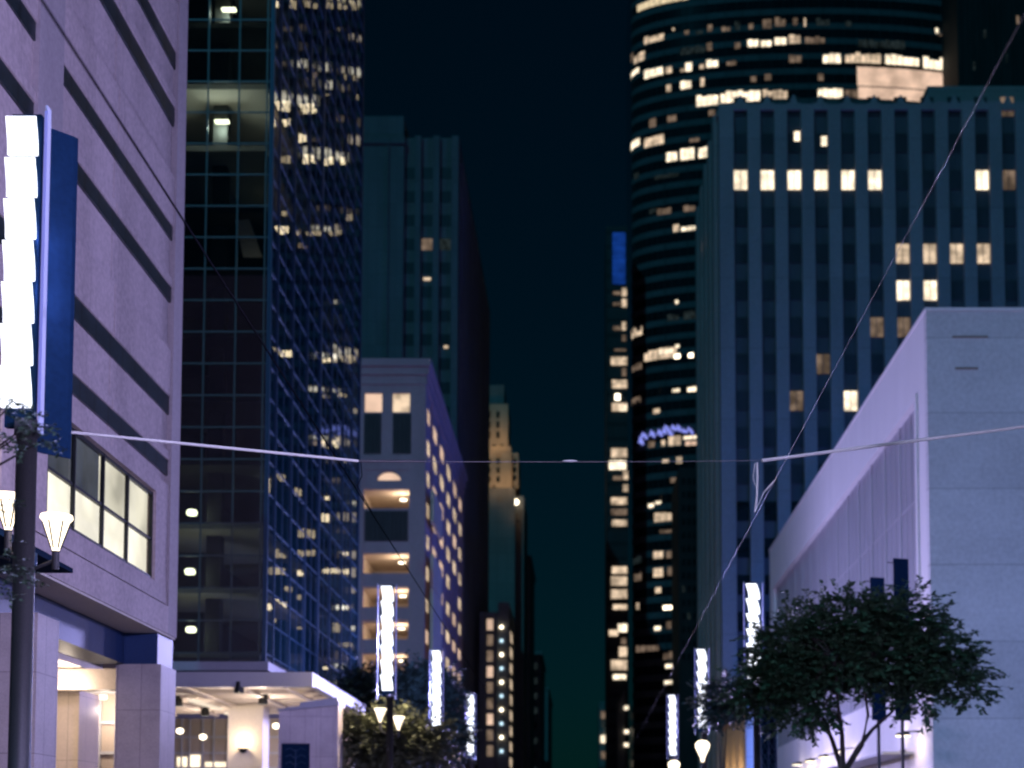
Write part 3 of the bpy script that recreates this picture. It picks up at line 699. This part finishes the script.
# low stone portal in front of it
YL0 = DD(746, XD, 740); YL1 = YD0-.3
lp = thing('stone_portal', 'low tan stone portal block glowing warm below the limestone office block', 'portal', (XD+2, YL0+8, 0))
zl = ZZ(704, YL0)
MB().box(XD, XD+9, YL0, YL1, .13, zl-.6).build('portal_block', M['tanstone'], lp)
MB().box(XD-.3, XD+9.3, YL0-.3, YL1, zl-.598, zl).build('cornice', M['deco'], lp)
for q in range(3):
    y = YL0+5+q*7; o = MB().box(XD-1.9, XD-1.5, y-.2, y+.2, .13, .5).build('uplight', M['blackmetal'], lp)
    lamp(o, Vector((XD-1.7, y, 9))-lp.location, 230, (1, .66, .36), .3)

# ================================================================== RIGHT: bowed glass tower
DC = 280.0; rx = (815-628)/F*DC; ry = 9.5; CX = XX(815, DC, 300)
bt = thing('bowed_glass_tower', 'huge dark bow-fronted glass tower with strips of lit offices on many floors', 'skyscraper', (CX, DC, 0))
ZTOP = 185.0
def ell(a, g=0): return CX-(rx+g)*math.cos(a), DC-(ry+g)*math.sin(a)
NA = 72
bd = MB(); i0 = 0
ring = [ell(math.pi*k/NA) for k in range(NA+1)]
for k in range(NA):
    (xa_, ya), (xb_, yb) = ring[k], ring[k+1]; bd.quad((xa_,ya,.13),(xb_,yb,.13),(xb_,yb,ZTOP),(xa_,ya,ZTOP))
bd.box(CX-rx, CX+rx, DC+.05, DC+34, .13, ZTOP)
bd.build('tower_glass', M['bandglass'], bt)
flh = 16.0/F*(DC-8)
bs = MB(); zz0 = ZZ(38, DC-8)
zf = zz0 - flh*int((zz0-6)/flh)
floors = []
while zf < ZTOP-2:
    floors.append(zf)
    for k in range(NA):
        (xa_, ya), (xb_, yb) = ell(math.pi*k/NA, .12), ell(math.pi*(k+1)/NA, .12); z0, z1 = zf+flh*.30, zf+flh*.70
        bs.quad((xa_,ya,z0),(xb_,yb,z0),(xb_,yb,z1),(xa_,ya,z1))
    zf += flh
bs.build('spandrel_bands', M['towerband'], bt)
mm = MB()
for k in range(1, 48):
    x, y = ell(math.pi*k/48, .03); mm.box(x-.06, x+.06, y-.05, y+.05, 5, ZTOP)
mm.build('mullions', M['banddark'], bt)
def ang(px, py):
    """angle on the bow where the photo column px meets it"""
    lo, hi = .02, math.pi-.02
    u = (px-CXP)/F; v = (CYP-py)/F; s = u/(cp-v*sp)
    for _ in range(40):
        m = (lo+hi)/2; x, y = ell(m)
        if x/y < s: lo = m
        else: hi = m
    return (lo+hi)/2
def bow_strip(p0, p1, py, h, st, name='lit_window', rnd=True):
    mb = MB(); a0, a1 = ang(p0, py), ang(p1, py); am = (a0+a1)/2; x, y = ell(am); zc_ = ZZ(py, y); hh = h/F*y/2
    n = max(1, int(round((p1-p0)/(5.5 if rnd else 11))))
    for k in range(n):
        b0, b1 = a0+(a1-a0)*k/n, a0+(a1-a0)*(k+(.88 if rnd else .995))/n
        q = rg.uniform(.7, 1) if rnd else 1
        (xa_, ya), (xb_, yb) = ell(b0, .16), ell(b1, .16); (xc_, yc_), (xd_, yd_) = ell(b1, .08), ell(b0, .08)
        mb.hexa([(xa_,ya,zc_-hh),(xb_,yb,zc_-hh),(xc_,yc_,zc_-hh),(xd_,yd_,zc_-hh)], [(xa_,ya,zc_-hh+2*hh*q),(xb_,yb,zc_-hh+2*hh*q),(xc_,yc_,zc_-hh+2*hh*q),(xd_,yd_,zc_-hh+2*hh*q)])
    mb.build(name, M[st], bt)
for t in [(638,690,1,9,'win_big'),(645,665,38,9,'win'),(673,675,29,3,'win'),(685,690,32,6,'win_dim'),(696,704,32,5,'win_faint'),(708,713,28,8,'win_dim'),(722,731,29,5,'win_dim'),(735,741,26,9,'win_faint'),
 (749,754,26,7,'win_dim'),(763,772,24,10,'win_dim'),(775,786,22,10,'win_dim'),(793,798,21,9,'win_dim'),(804,806,22,10,'win'),(816,830,22,8,'win_faint'),(845,852,24,6,'win_faint'),(935,938,30,7,'win_hot'),(938,954,36,2,'win_dim'),
 (631,634,57,8,'win_dim'),(635,646,57,10,'win'),(681,706,50,8,'win_faint'),(707,713,46,10,'win_dim'),(735,741,45,8,'win_dim'),(748,759,43,8,'win_hot'),(761,772,43,8,'win_hot'),(775,787,41,8,'win_hot'),(789,801,39,10,'win'),(805,825,40,8,'win_dim'),(858,905,44,9,'win_faint'),
 (631,640,73,6,'win_hot'),(645,664,72,10,'win_hot'),(666,673,69,9,'win'),(681,686,70,4,'win'),(686,693,67,9,'win_hot'),(700,705,66,6,'win'),(707,719,63,9,'win_hot'),(727,737,63,5,'win_dim'),(789,802,58,10,'win_dim'),
 (823,841,58,11,'win_hot'),(845,881,58,11,'win'),(885,919,60,11,'win_hot'),(923,954,64,13,'win_hot'),
 (667,672,87,10,'win'),(681,692,84,10,'win_hot'),(701,705,82,9,'win'),(751,757,79,6,'win_dim'),(765,772,77,7,'win_dim'),(818,824,77,8,'win_dim'),
 (697,719,100,12,'win_hot'),(721,761,96,13,'win_hot'),(763,788,94,11,'win'),(818,843,93,11,'win_hot'),(845,858,93,10,'win_dim'),
 (650,657,123,9,'win_dim'),(668,677,118,8,'win_dim'),(709,716,112,8,'win_dim'),(631,641,143,10,'win_hot'),(645,665,141,10,'win'),(690,700,140,4,'win_dim'),(667,678,156,11,'win_hot'),(681,695,154,12,'win_hot'),(699,710,152,12,'win_hot'),
 (635,640,175,8,'win_faint'),(655,680,176,4,'win_faint'),(650,658,210,7,'win_faint'),(658,672,211,7,'win_dim'),(684,696,208,7,'win_dim'),(674,680,228,8,'win'),(682,700,228,5,'win_hot'),
 (676,679,302,4,'win_hot'),(668,680,317,7,'win_faint'),(684,697,314,11,'win_faint'),(632,644,331,12,'win'),(645,678,354,11,'win'),(660,674,351,6,'win_hot'),(676,680,346,4,'win_hot'),(689,694,355,5,'spot_hot'),(675,681,356,5,'spot_hot'),
 (633,643,367,7,'win_dim'),(673,681,390,4,'win_hot'),(688,702,389,5,'win_hot'),(632,642,400,8,'win_dim'),(654,661,411,5,'win'),(649,656,443,9,'win_dim'),(662,666,442,8,'win'),(669,682,440,11,'win'),(684,699,437,4,'win_hot'),(686,698,443,5,'win_pink'),
 (663,670,461,3,'win'),(677,683,460,7,'win'),(671,684,480,5,'win_dim'),(649,655,505,5,'win_hot'),(656,662,502,4,'win_hot'),(655,674,516,11,'win'),(660,675,531,4,'win_dim'),(634,643,560,8,'win_faint'),(654,664,554,9,'win'),(667,674,553,10,'win_dim'),(635,643,576,10,'win_dim'),
 (654,664,572,10,'win'),(668,674,571,9,'win_dim'),(637,640,606,7,'win'),(664,674,607,5,'spot_hot'),(656,662,590,6,'win'),(667,672,625,8,'win_dim'),(655,662,628,5,'win_hot'),(637,660,648,7,'win_dim'),(664,676,655,9,'win_dim'),(666,676,666,4,'win_hot'),(665,676,682,4,'win_hot')]:
    bow_strip(*t)
# the big double height lit hall
bow_strip(857, 948, 79, 20, 'win_pink', 'lit_hall', False)
bow_strip(858, 942, 95, 12, 'win_pink', 'lit_hall', False)
# blue lettering band, unreadable script: small glowing strokes
sg = MB()
def bow_pt(px, py, g=.4): x, y = ell(ang(px, py), g); return Vector((x, y, ZZ(py, y)))
for (px, py, w_, h_) in ((643, 441, 3, 7), (646, 436, 5, 5), (654, 434, 4, 6), (661.5, 433, 4, 6), (666, 431, 2.5, 5), (668, 428.5, 5, 5), (672, 433, 3, 4), (675, 428, 4, 5), (680, 428, 3, 6), (691, 431, 6, 6), (685, 431, 3, 3)):
    sg.tube([bow_pt(px-w_/2, py+h_*.3), bow_pt(px-w_*.2, py-h_/2), bow_pt(px+w_*.2, py-h_*.1), bow_pt(px+w_/2, py+h_/2)], .30, 6)
tag(sg.build('blue_sign', M['bluesign_hot']), 'small glowing blue sign lettering on the bowed tower', 'sign')

# slab wing left of the bow
DS = 268.0
sl = thing('slab_tower', 'slim black tower with blue lit top panel, left of the bowed glass tower', 'skyscraper', (XX(617, DS), DS+10, 0))
zst = ZZ(226, DS)
MB().box(XX(606.5, DS, 500), XX(628, DS, 500), DS, DS+18, .13, zst).build('tower_body', M['slabband'], sl)
pnl = MB()
for k in range(4):
    a, b = W(612.5, 233+k*13, DS-.1), W(625.5, 245+k*13, DS-.1); pnl.box(a.x, b.x, DS-.35, DS-.02, b.z, a.z)
pnl.build('blue_panel', M['bluepanel'], sl)
for (p0, p1, py, h_, st) in ((622,626.5,292,8,'win'),(622,626.5,303,8,'win'),(613,621,293,3,'win_dim'),(613,621,304,3,'win_dim'),(622,626,326,8,'win'),(613,621,328,4,'win_dim'),(622,626,338,6,'win_dim'),(614,626,350,2,'win_dim'),(611,627,361,8,'win'),(622,626,372,8,'win_dim'),(612,627,384,8,'win'),
   (615,620,397,6,'spot_hot'),(612,627,407,8,'win'),(619,627,408,6,'win_hot'),(611,627,453,9,'win'),(609,626,465,9,'win_hot'),(623,628,475,9,'win'),(613,622,478,4,'win_dim'),(623,628,488,7,'win'),(611,627,501,7,'win'),(611,627,512,6,'win_dim'),(612,627,523,6,'win'),
   (612,627,570,7,'win'),(611,627,581,9,'win'),(611,627,594,9,'win'),(613,627,607,5,'win'),(609,618,633,6,'win'),(618,627,628,8,'win_hot'),(621,626,641,6,'win_dim'),(619,627,652,10,'win'),(611,627,665,10,'win'),(613,626,677,5,'win_hot')):
    a, b = W(p0, py-h_/2, DS-.2), W(p1, py+h_/2, DS-.2); MB().box(a.x, b.x, DS-.24, DS-.13, b.z, a.z).build('lit_window', M[st], sl)

# black slab, low block and pale pylon at the foot of the towers
bk = thing('black_office_slab', 'black office slab with faint windows between the bowed tower and the limestone block', 'office building', (XX(690, 225), 232, 0))
MB().box(XX(679, 226, 600), XD+3, 226, 244, .13, ZZ(468, 226)).build('tower_body', M['banddark'], bk)
for r_ in range(14):
    for c in range(3):
        a, b = W(682+c*5.5, 478+r_*13.5, 225.9), W(685+c*5.5, 484+r_*13.5, 225.9)
        MB().box(a.x, b.x, 225.85, 225.98, b.z, a.z).build('window', M['win_faint'] if rg.random() < .15 else M['darkglass'], bk)
lo = thing('low_far_block', 'low far block with scattered small lights at the right foot of the street', 'building', (XX(609, 330), 335, 0))
MB().box(XX(599, 330, 720), XX(617, 330, 720), 330, 350, .13, ZZ(702, 330)).build('tower_body', M['tower2'], lo)
for (px, py, s, st) in ((604,715,.7,'win_dim'),(609,731,.5,'spot_hot'),(605,739,1.0,'win_hot'),(612,752,.7,'win_dim'),(604,755,.7,'win_dim'),(611,763,.8,'win'),(604,723,.7,'win_faint'),(613,716,.5,'win_dim')):
    p = W(px, py, 329.9); MB().box(p.x-s, p.x+s, 329.8, 329.97, p.z-.9, p.z+.9).build('lit_window', M[st], lo)
pv = thing('pale_concrete_slab', 'slim pale grey slab standing before the foot of the black slim tower', 'building', (XX(622, 255), 256, 0))
MB().hexa([(XX(617.5,255,730),255,.13),(XX(625,255,730),255,.13),(XX(625,255,730),259,.13),(XX(617.5,255,730),259,.13)],
          [(XX(617.5,255,730),255,ZZ(704,255)),(XX(625,255,730),255,ZZ(689,255)),(XX(625,255,730),259,ZZ(689,255)),(XX(617.5,255,730),259,ZZ(704,255))]).build('slab_wall', M['tower'], pv)
for py in (708, 732, 745):
    p = W(627, py, 254.5); MB().box(p.x-.5, p.x+.3, 254.6, 254.9, p.z-.3, p.z+.4).build('wall_lamp', M['win_hot'], pv)

# ================================================================== LED light columns along the street
def pylon_parts(power):
    t = thing('light_column', 'x', 'light column', (0, 0, .13), 'white LED light columns along the street')
    MB().lathe((.12, 0, .13), [(.22, 0), (.22, .5), (.14, .55), (.135, 7.1), (.165, 7.1), (.165, 7.3), (.001, 7.3)], 20).build('pole', M['pole'], t, True)
    z0, z1, n = 7.56, 11.62, 7; hh = (z1-z0)/n
    for k in range(n):
        mb = MB(); zb_ = z0+k*hh; K = 6
        for j in range(K):
            A = []
            for t_ in (j/K, (j+1)/K):       # t_ = 0 at the foot of a louvre, 1 at its head
                xo = .11*math.cos(t_*math.pi/2)-.065; yo = -.20+.17*t_*t_; A.append((xo, yo, zb_+t_*(hh+.05)))
            (xa_, ya, za), (xb_, yb, zb2) = A
            mb.hexa([(xa_-.21,ya,za),(xa_+.21,ya,za),(xa_+.19,ya+.04,za),(xa_-.19,ya+.04,za)], [(xb_-.21,yb,zb2),(xb_+.21,yb,zb2),(xb_+.19,yb+.04,zb2),(xb_-.19,yb+.04,zb2)])
        mb.build('light_louvre', M['led'], t)
    MB().box(-.2, .2, .02, .12, z0-.2, z1+.1).build('back_plate', M['navy'], t)
    for s in (-1, 1):
        f = MB().box(s*.36-.012, s*.36+.012, -.22, -.08, z0-.35, z1+.10).build('glass_fin', M['frost'], t)
        MB().box(s*.36-.018, s*.36+.018, -.235, -.222, z0-.1, z1+.02).build('edge_light', M['ledrim'], f)
    lamp(t, (0, -.55, 9.3), power, LEDCOL, .35)
    return t
proto = pylon_parts(300)
def set_power(t, p):
    for c in t.children:
        if c.type == 'LIGHT': c.data.energy = p
XL = lambda px, d: XX(px, d, 640)
cols_ = [(XX(23, 18.9, 250), 18.9, 900, 'near LED light column at the left edge behind dark leaves, beside navy banner'),
 (XL(387.5, 55), 55, 4200, 'tallest looking LED light column in front of the parking garage'),
 (XL(437, 74), 74, 8000, 'middle LED light column on the left, against the side of the parking garage'),
 (XL(471, 96.6), 96.6, 20000, 'smallest LED light column on the left, beside the narrow office building'),
 (XL(753, 54.5), 54.5, 1300, 'LED light column partly hidden by the big tree on the right'),
 (XL(701.5, 73.5), 73.5, 3000, 'LED light column in front of the limestone block corner'),
 (XL(672, 97), 97, 5500, 'smallest LED light column on the right, below the bowed tower'),
 (6.3, 18.0, 10000, 'LED light column beyond the right edge of the photo'),
 (6.3, 3.0, 19000, 'added unseen LED light column beside the camera on the right pavement'),
 (24.5, 54, 4300, 'added unseen LED light column in the side street lighting the blank white wall'),
 (34.5, 54, 6000, 'added unseen LED light column further along the side street lighting the blank white wall')]  # both side-street columns are added out of view to light the white front
for i, (x, y, p, lab) in enumerate(cols_):
    t = proto if i == 0 else copy_tree(proto, (x, y, .0))
    t.location = (x, y, 0); t['label'] = lab; set_power(t, p)
    if y == 3.0: t.rotation_euler.z = R(165)          # added unseen column, turned down the street to light the fronts
    if 4 < x < 7 and y > 50:
        for c in t.children:
            if c.type == 'LIGHT': c.data.color = (.56, .49, 1); c.data.energy *= .85
    if y < 19 and x > 0:
        for c in t.children:
            if c.type == 'LIGHT': c.data.color = (.54, .49, 1)
    if x > 20:
        for c in t.children:
            if c.type == 'LIGHT': c.data.color = (.28, .36, 1)

# added unseen street lamps behind the white building, there to light the limestone front
def added_street_lamp(x, y, p, lab):
    t = thing('added_street_lamp', lab, 'street lamp', (x, y, .13), 'added unseen street lamps in the side street')
    MB().lathe((x, y, .13), [(.16, 0), (.16, .4), (.09, .5), (.06, 8.6), (.001, 8.6)], 12).build('pole', M['pole'], t)
    MB().tube([(x, y, 8.5), (x, y+.8, 8.9), (x, y+2, 9)], .05, 6).build('arm', M['pole'], t)
    MB().box(x-.15, x+.15, y+1.8, y+2.5, 8.88, 9.0).build('lamp_head', M['led'], t)
    lamp(t, Vector((0, 2.2, 8.2)), p, (.08, .17, 1), .3)
for i, x in enumerate((24, 36, 48)):
    added_street_lamp(x, 138, 13000, ('added unseen street lamp behind the white building near its corner', 'added unseen street lamp behind the middle of the white building', 'added unseen street lamp behind the far end of the white building')[i])

# navy banner beside the near light column, and two more behind the big tree
def banner(px0, px1, py0, py1, d, dd, lab, pole):
    a, b = W(px0, py0, d), W(px1, py0, d+dd); z0 = ZZ(py1, d)
    t = thing('street_banner', lab, 'banner', (a.x, d, .13), 'navy street banners')
    MB().hexa([(a.x,d,z0),(b.x,d+dd,z0),(b.x+.03,d+dd+.06,z0),(a.x+.03,d+.06,z0)], [(a.x,d,a.z),(b.x,d+dd,a.z),(b.x+.03,d+dd+.06,a.z),(a.x+.03,d+.06,a.z)]).build('banner_cloth', M['navy'], t)
    br = MB()
    for z in (z0+.15, a.z-.15): br.tube([(a.x-.2, d+.12, z), (b.x, d+dd+.12, z)], .02, 6)
    br.build('bracket', M['pole'], t)
    if pole: MB().tube([((a.x+b.x)/2, d+.2, .13), ((a.x+b.x)/2, d+.2, a.z-.1)], .07, 8).build('pole', M['pole'], t)
    return t
banner(45.5, 75, 126, 452, 19.0, .30, 'large dark navy banner panel beside the near light column at the left', False)
banner(893, 908, 558, 720, 55, .2, 'taller navy banner rising behind the crown of the big tree', True)
banner(870, 884, 577, 720, 58, .2, 'shorter navy banner rising behind the crown of the big tree', True)
# perforated lattice post under the tree
lx0, lx1, dl = XX(760.5, 57, 740), XX(777, 57, 740), 57
lt = thing('lattice_post', 'blue perforated lattice post standing under the left side of the big tree', 'lattice post', ((lx0+lx1)/2, dl, .13))
MB().box(lx0, lx0+.07, dl, dl+.4, .13, 7.4).box(lx1-.07, lx1, dl, dl+.4, .13, 7.4).box((lx0+lx1)/2-.03, (lx0+lx1)/2+.03, dl+.02, dl+.1, .13, 7.4).build('frame', M['bluemull'], lt)
MB().box(lx0+.07, lx1-.07, dl+.28, dl+.34, .13, 7.4).build('back_panel', M['navy'], lt)
pf = MB(); xm = (lx0+lx1)/2
for k in range(18):
    z = .4+k*.4
    for a_, b_ in ((lx0+.07, xm-.03), (xm+.03, lx1-.07)): pf.tube([(a_, dl+.06, z), (b_, dl+.06, z+.4)], .018, 5); pf.tube([(b_, dl+.06, z), (a_, dl+.06, z+.4)], .018, 5)
pf.build('lattice', M['bluemull'], lt)

# ================================================================== twin post lamps
def twin_lamp(loc, lab, flip=1, pw=60):
    x, y = loc
    t = thing('twin_street_lamp', lab, 'street lamp', (x, y, .13), 'twin cone street lamps')
    MB().lathe((x, y, .13), [(.14, 0), (.14, .6), (.075, .7), (.06, 6.03), (.09, 6.08), (.09, 6.28), (.001, 6.33)], 14).build('post', M['bluemull'], t, True)
    MB().tube([(x-.40, y, 6.78), (x-.36, y, 6.43), (x, y, 6.13), (x+.36, y, 6.28), (x+.40, y, 6.45)], .035, 8).build('arm', M['pole'], t)
    for s, z in ((-1, 7.28), (1, 6.93)):
        c = (x+s*.40, y, z)
        h = MB().lathe(c, [(.05, -.5), (.07, -.42), (.21, .0), (.265, .06), (.255, .12), (.001, .13)], 18).build('lamp_glass', M['lampglass'], t, True)
        rb_ = MB().lathe(c, [(.06, -.80), (.06, -.5), (.08, -.49), (.001, -.48)], 12)
        for q in range(6):
            an = q*math.pi/3+.3; rb_.tube([(c[0]+.075*math.cos(an), c[1]+.075*math.sin(an), c[2]-.44), (c[0]+.222*math.cos(an), c[1]+.222*math.sin(an), c[2]+.0)], .014, 5)
        rb_.build('lamp_cage', M['pole'], h)
        lamp(h, Vector((c[0], c[1]-.05, c[2]+.55))-t.location, pw, (1, .78, .52), .2)
twin_lamp((XX(31.5, 23.4, 560), 23.4), 'near twin cone street lamp standing behind the light column pole at the left', pw=110)
twin_lamp((XX(389.5, 62, 705), 62), 'twin cone street lamp in front of the small lit tree by the garage', pw=420)
def globe_lamp(px, py, d, lab):
    p = W(px, py, d); t = thing('globe_street_lamp', lab, 'street lamp', (p.x, p.y, .13), 'globe street lamps on the right')
    MB().lathe((p.x, p.y, .13), [(.14, 0), (.14, .6), (.07, .7), (.06, p.z-.6), (.001, p.z-.59)], 12).build('post', M['pole'], t)
    h = MB().lathe((p.x, p.y, p.z), [(.06, -.7), (.1, -.5), (.30, -.08), (.32, .08), (.2, .22), (.001, .26)], 16).build('lamp_glass', M['lampglass'], t, True)
    lamp(h, Vector((p.x, p.y-.1, p.z+.5))-t.location, 60, (1, .80, .55), .2)
globe_lamp(702.5, 746, 62, 'globe street lamp below the light column at the limestone corner')
globe_lamp(674, 765, 76, 'globe street lamp below the smallest light column on the right')

# ================================================================== overhead wires
def sag(a, b, s, n=16):
    a, b = Vector(a), Vector(b); return [a.lerp(b, k/n)-Vector((0, 0, s*4*(k/n)*(1-k/n))) for k in range(n+1)]
dw = 19.3
d2w = 27.5
P0, P1, P2, P3 = W(28, 428, dw), W(358, 461, 22.6), W(762, 460.5, d2w), W(1060, 422, 30)
sw_ = thing('span_wire', 'span wire crossing the street between grey insulated rods at both ends', 'overhead wire', ((P0.x+P3.x)/2, dw, P1.z))
MB().tube([P0, P1], .022, 8).build('insulated_rod', M['rod'], sw_)
MB().tube([P2, P3], .034, 8).build('insulated_rod', M['rod'], sw_)
MB().tube(sag(P1, P2, .02), .005, 5).build('wire', M['wire'], sw_)
pi = W(570, 460.8, 25); MB().tube([pi-Vector((.13,0,0)), pi-Vector((.06,0,-.0)), pi, pi+Vector((.06,0,0)), pi+Vector((.13,0,0))], [.006, .014, .018, .014, .006], 8).build('insulator', M['rod'], sw_)
mb = MB()
q = [W(757, 463, d2w), W(757.5, 476, d2w), W(757, 496, d2w), W(755, 512, d2w)]
mb.tube(q, .02, 6); mb.tube([W(755, 463, d2w), W(753, 478, d2w), W(757, 490, d2w), W(755.5, 506, d2w)], .008, 5)
mb.tube([W(755, 512, d2w), W(764, 492, d2w), W(775, 480, d2w)], .012, 5)
mb.build('hanger', M['rod'], sw_)
def line(px, py, d0, d1, lab, mat, r):
    a = W(px, py, d0); b = Vector((a.x, d1, a.z)); n = 12
    return tag(MB().tube([a.lerp(b, k/n) for k in range(n+1)], r, 6).build('contact_wire', mat), lab, 'overhead wire', 'wires running along the street')
p = W(775, 480, d2w); a_ = Vector((p.x, 9, p.z)); b_ = Vector((p.x, 160, p.z))
tag(MB().tube([a_, b_], .003, 6).build('contact_wire', M['wire']), 'pale wire running along the right half of the street above the big tree', 'overhead wire', 'wires running along the street')
p = W(180, 215, 16); a_ = Vector((p.x, 9, p.z)); b_ = Vector((p.x, 160, p.z))
tag(MB().tube([a_, b_], .014, 6).build('contact_wire', M['darkwire']), 'black cable running along the left side past the concrete building', 'overhead wire', 'wires running along the street')
hg = MB().tube([W(361, 462, 22.6), W(362, 476, 22.6), W(357, 486, 22.6), W(365, 500, 22.6), W(372, 512, 22.6)], .008, 5)
tag(hg.build('wire_hanger', M['darkwire']), 'thin dark hanger wire dangling at the left end of the span wire', 'overhead wire')

# ================================================================== trees
def spray(mb, c, dirv, length, nl, lw, rng):
    """a drooping twig with alternate leaves"""
    d_ = dirv.normalized(); p = Vector(c)
    for k in range(nl):
        t = k/nl
        d_ = (d_+Vector((0, 0, -.05))).normalized(); p = p + d_*(length/nl)
        for s in (-1, 1):
            sd_ = d_.cross(Vector((0, 0, 1)))
            if sd_.length < .05: sd_ = Vector((1, 0, 0))
            sd_.normalize()
            ld = (sd_*s*rng.uniform(.5, 1)+d_*.6+Vector((rng.uniform(-.4,.4), rng.uniform(-.4,.4), rng.uniform(-.5,.3)))).normalized()
            up = Vector((rng.uniform(-.6,.6), rng.uniform(-.6,.6), 1)); wv = ld.cross(up).normalized()*lw*.36
            l = lw*rng.uniform(.7, 1.25)
            mb.quad(p, p+ld*l*.45+wv, p+ld*l, p+ld*l*.45-wv)
def tree(name, lab, d, blobs, trunk, leafmat, nspray, lw, seed, base_px, group=None, forks=(), dz=None, slen=(.5, 1.1)):
    rng = random.Random(seed)
    b0 = W(base_px[0], base_px[1], d)
    t = thing(name, lab, 'tree', (b0.x, d, .13), group)
    cen = []
    for (px, py, rx_, ry_) in blobs:
        c = W(px, py, d); cen.append((c, rx_/F*d, ry_/F*d))
    tot = sum(a*b for _, a, b in cen)
    mb = MB(); tips = []
    for c, a, b in cen:
        n = max(3, int(nspray*a*b/tot)); dep = (a+b)*.5
        # clumps inside the blob, then sprays round each clump
        cl = []
        for _ in range(max(3, n//7)):
            v = Vector((rng.gauss(0,1), rng.gauss(0,1), rng.gauss(0,1))).normalized()*rng.uniform(.25, 1)**.5
            cl.append(c+Vector((v.x*a, v.y*dep, v.z*b)))
        tips += rng.sample(cl, min(len(cl), max(3, n//26)))
        for _ in range(n):
            q = rng.choice(cl)+Vector((rng.gauss(0,.26), rng.gauss(0,.26), rng.gauss(0,.20)))*(d/50)**.3
            out = (q-c); dirv = Vector((out.x/a, out.y/dep, out.z/b*.6+.15))+Vector((rng.gauss(0,.5), rng.gauss(0,.5), rng.gauss(0,.3)))
            spray(mb, q, dirv, rng.uniform(*slen), 7, lw, rng)
    mb.build('crown', M[leafmat], t)
    tk = MB()
    tk.tube([(b0.x+.02, d, .13), (b0.x-.03, d, b0.z*.5), b0], [trunk*1.25, trunk, trunk*.85], 10)
    for f in forks:
        pts = [b0-Vector((0, 0, .15))]+[W(px, py, d+o) for px, py, o in f]
        n = len(pts); tk.tube(pts, [trunk*.55*(1-.75*k/(n-1)) for k in range(n)], 7)
    ends = [W(*f[-1][:2], d+f[-1][2]) for f in forks] or [b0]
    for q in tips:
        e = min(ends, key=lambda v: (v-q).length); m = e.lerp(q, .5)+Vector((rng.gauss(0,.15), rng.gauss(0,.15), .15)); tk.tube([e, m, q], [trunk*.17, trunk*.11, trunk*.05], 5)
    tk.build('trunk', M['bark'], t, True)
    return t
tree('street_tree', 'big spreading dark tree with forked trunk in front of the white building', 50,
     [(800,648,34,34),(856,624,48,26),(908,622,32,22),(942,656,30,28),(890,660,52,30),(828,662,50,30),(770,672,20,22),(804,706,26,26),(968,688,8,16),(770,694,26,14),(918,694,30,10),(742,690,14,9)],
     .20, 'leafdark', 3300, .20, 11, (843, 770), forks=[[(832,740,.2),(822,715,.6),(800,680,1)], [(842,735,-.4),(838,705,-.8),(835,660,-1.2)], [(858,748,.3),(872,730,.6),(892,712,.8),(915,680,1.2)], [(862,745,-.5),(868,715,-1),(862,670,-.6)]], slen=(.4, .8))
tree('street_tree', 'small olive tree lit by the twin street lamp near the garage', 64,
     [(372,745,26,24),(405,742,30,22),(425,752,24,18),(355,740,12,16)], .12, 'leafpale', 900, .24, 12, (392, 790), forks=[[(380,755,.3)],[(405,755,-.3)]], group='street trees on the left')
tree('street_tree', 'dark blue tree in front of the side wall of the garage', 80,
     [(422,704,26,28),(446,712,12,26),(434,682,12,12),(410,694,18,20),(442,744,14,16)], .16, 'leafdeep', 1300, .28, 13, (438, 800), forks=[[(425,730,.3)],[(450,730,-.3)]], group='street trees on the left')
tree('street_tree', 'dark tree between the canopy corner and the light column before the garage', 84,
     [(362,692,18,20),(378,705,16,18),(350,705,12,16)], .14, 'leafdeep', 700, .28, 14, (366, 800), forks=[[(360,720,.3)],[(375,722,-.3)]], group='street trees on the left')
tree('street_tree', 'far small tree below the limestone block beside the globe lamp', 70,
     [(722,698,9,11),(730,708,9,10),(714,710,7,7)], .12, 'leafdeep', 320, .22, 15, (722, 800), forks=[[(718,720,.3)],[(727,715,-.3)]])
# tree at the near left whose trunk stands outside the frame
def near_tree():
    rng = random.Random(21); d = 15.5
    t = thing('street_tree', 'near tree at the left edge with leafy twigs across the light column', 'tree', (-7.6, d, .13))
    tk = MB(); top = Vector((-7.65, d, 4.6)); tk.tube([(-7.6, d, .13), (-7.62, d, 2.5), top], [.15, .12, .1], 10)
    mb = MB()
    for (px, py, n, sx, sy) in ((8,408,16,14,10),(28,425,16,12,10),(44,440,14,10,9),(-8,430,12,12,14),(18,436,10,14,8),(10,560,12,12,14),(24,578,12,10,8),(2,585,10,14,10),(4,505,5,8,6),(-30,480,26,18,50),(-45,540,26,20,50),(-60,430,30,25,50)):
        c = W(px, py, d); tk.tube([top, top.lerp(c, .5)+Vector((0, 0, .25)), c], [.035, .02, .008], 5)
        for _ in range(n):
            q = W(px+rng.gauss(0, sx*.6), py+rng.gauss(0, sy*.6), d+rng.gauss(0, .15))
            spray(mb, q, Vector((rng.gauss(.3,.6), rng.gauss(0,.6), rng.gauss(0,.3))), rng.uniform(.12, .26), 4, .055, rng)
    mb.build('crown', M['leaf'], t); tk.build('trunk', M['bark'], t, True)
near_tree()
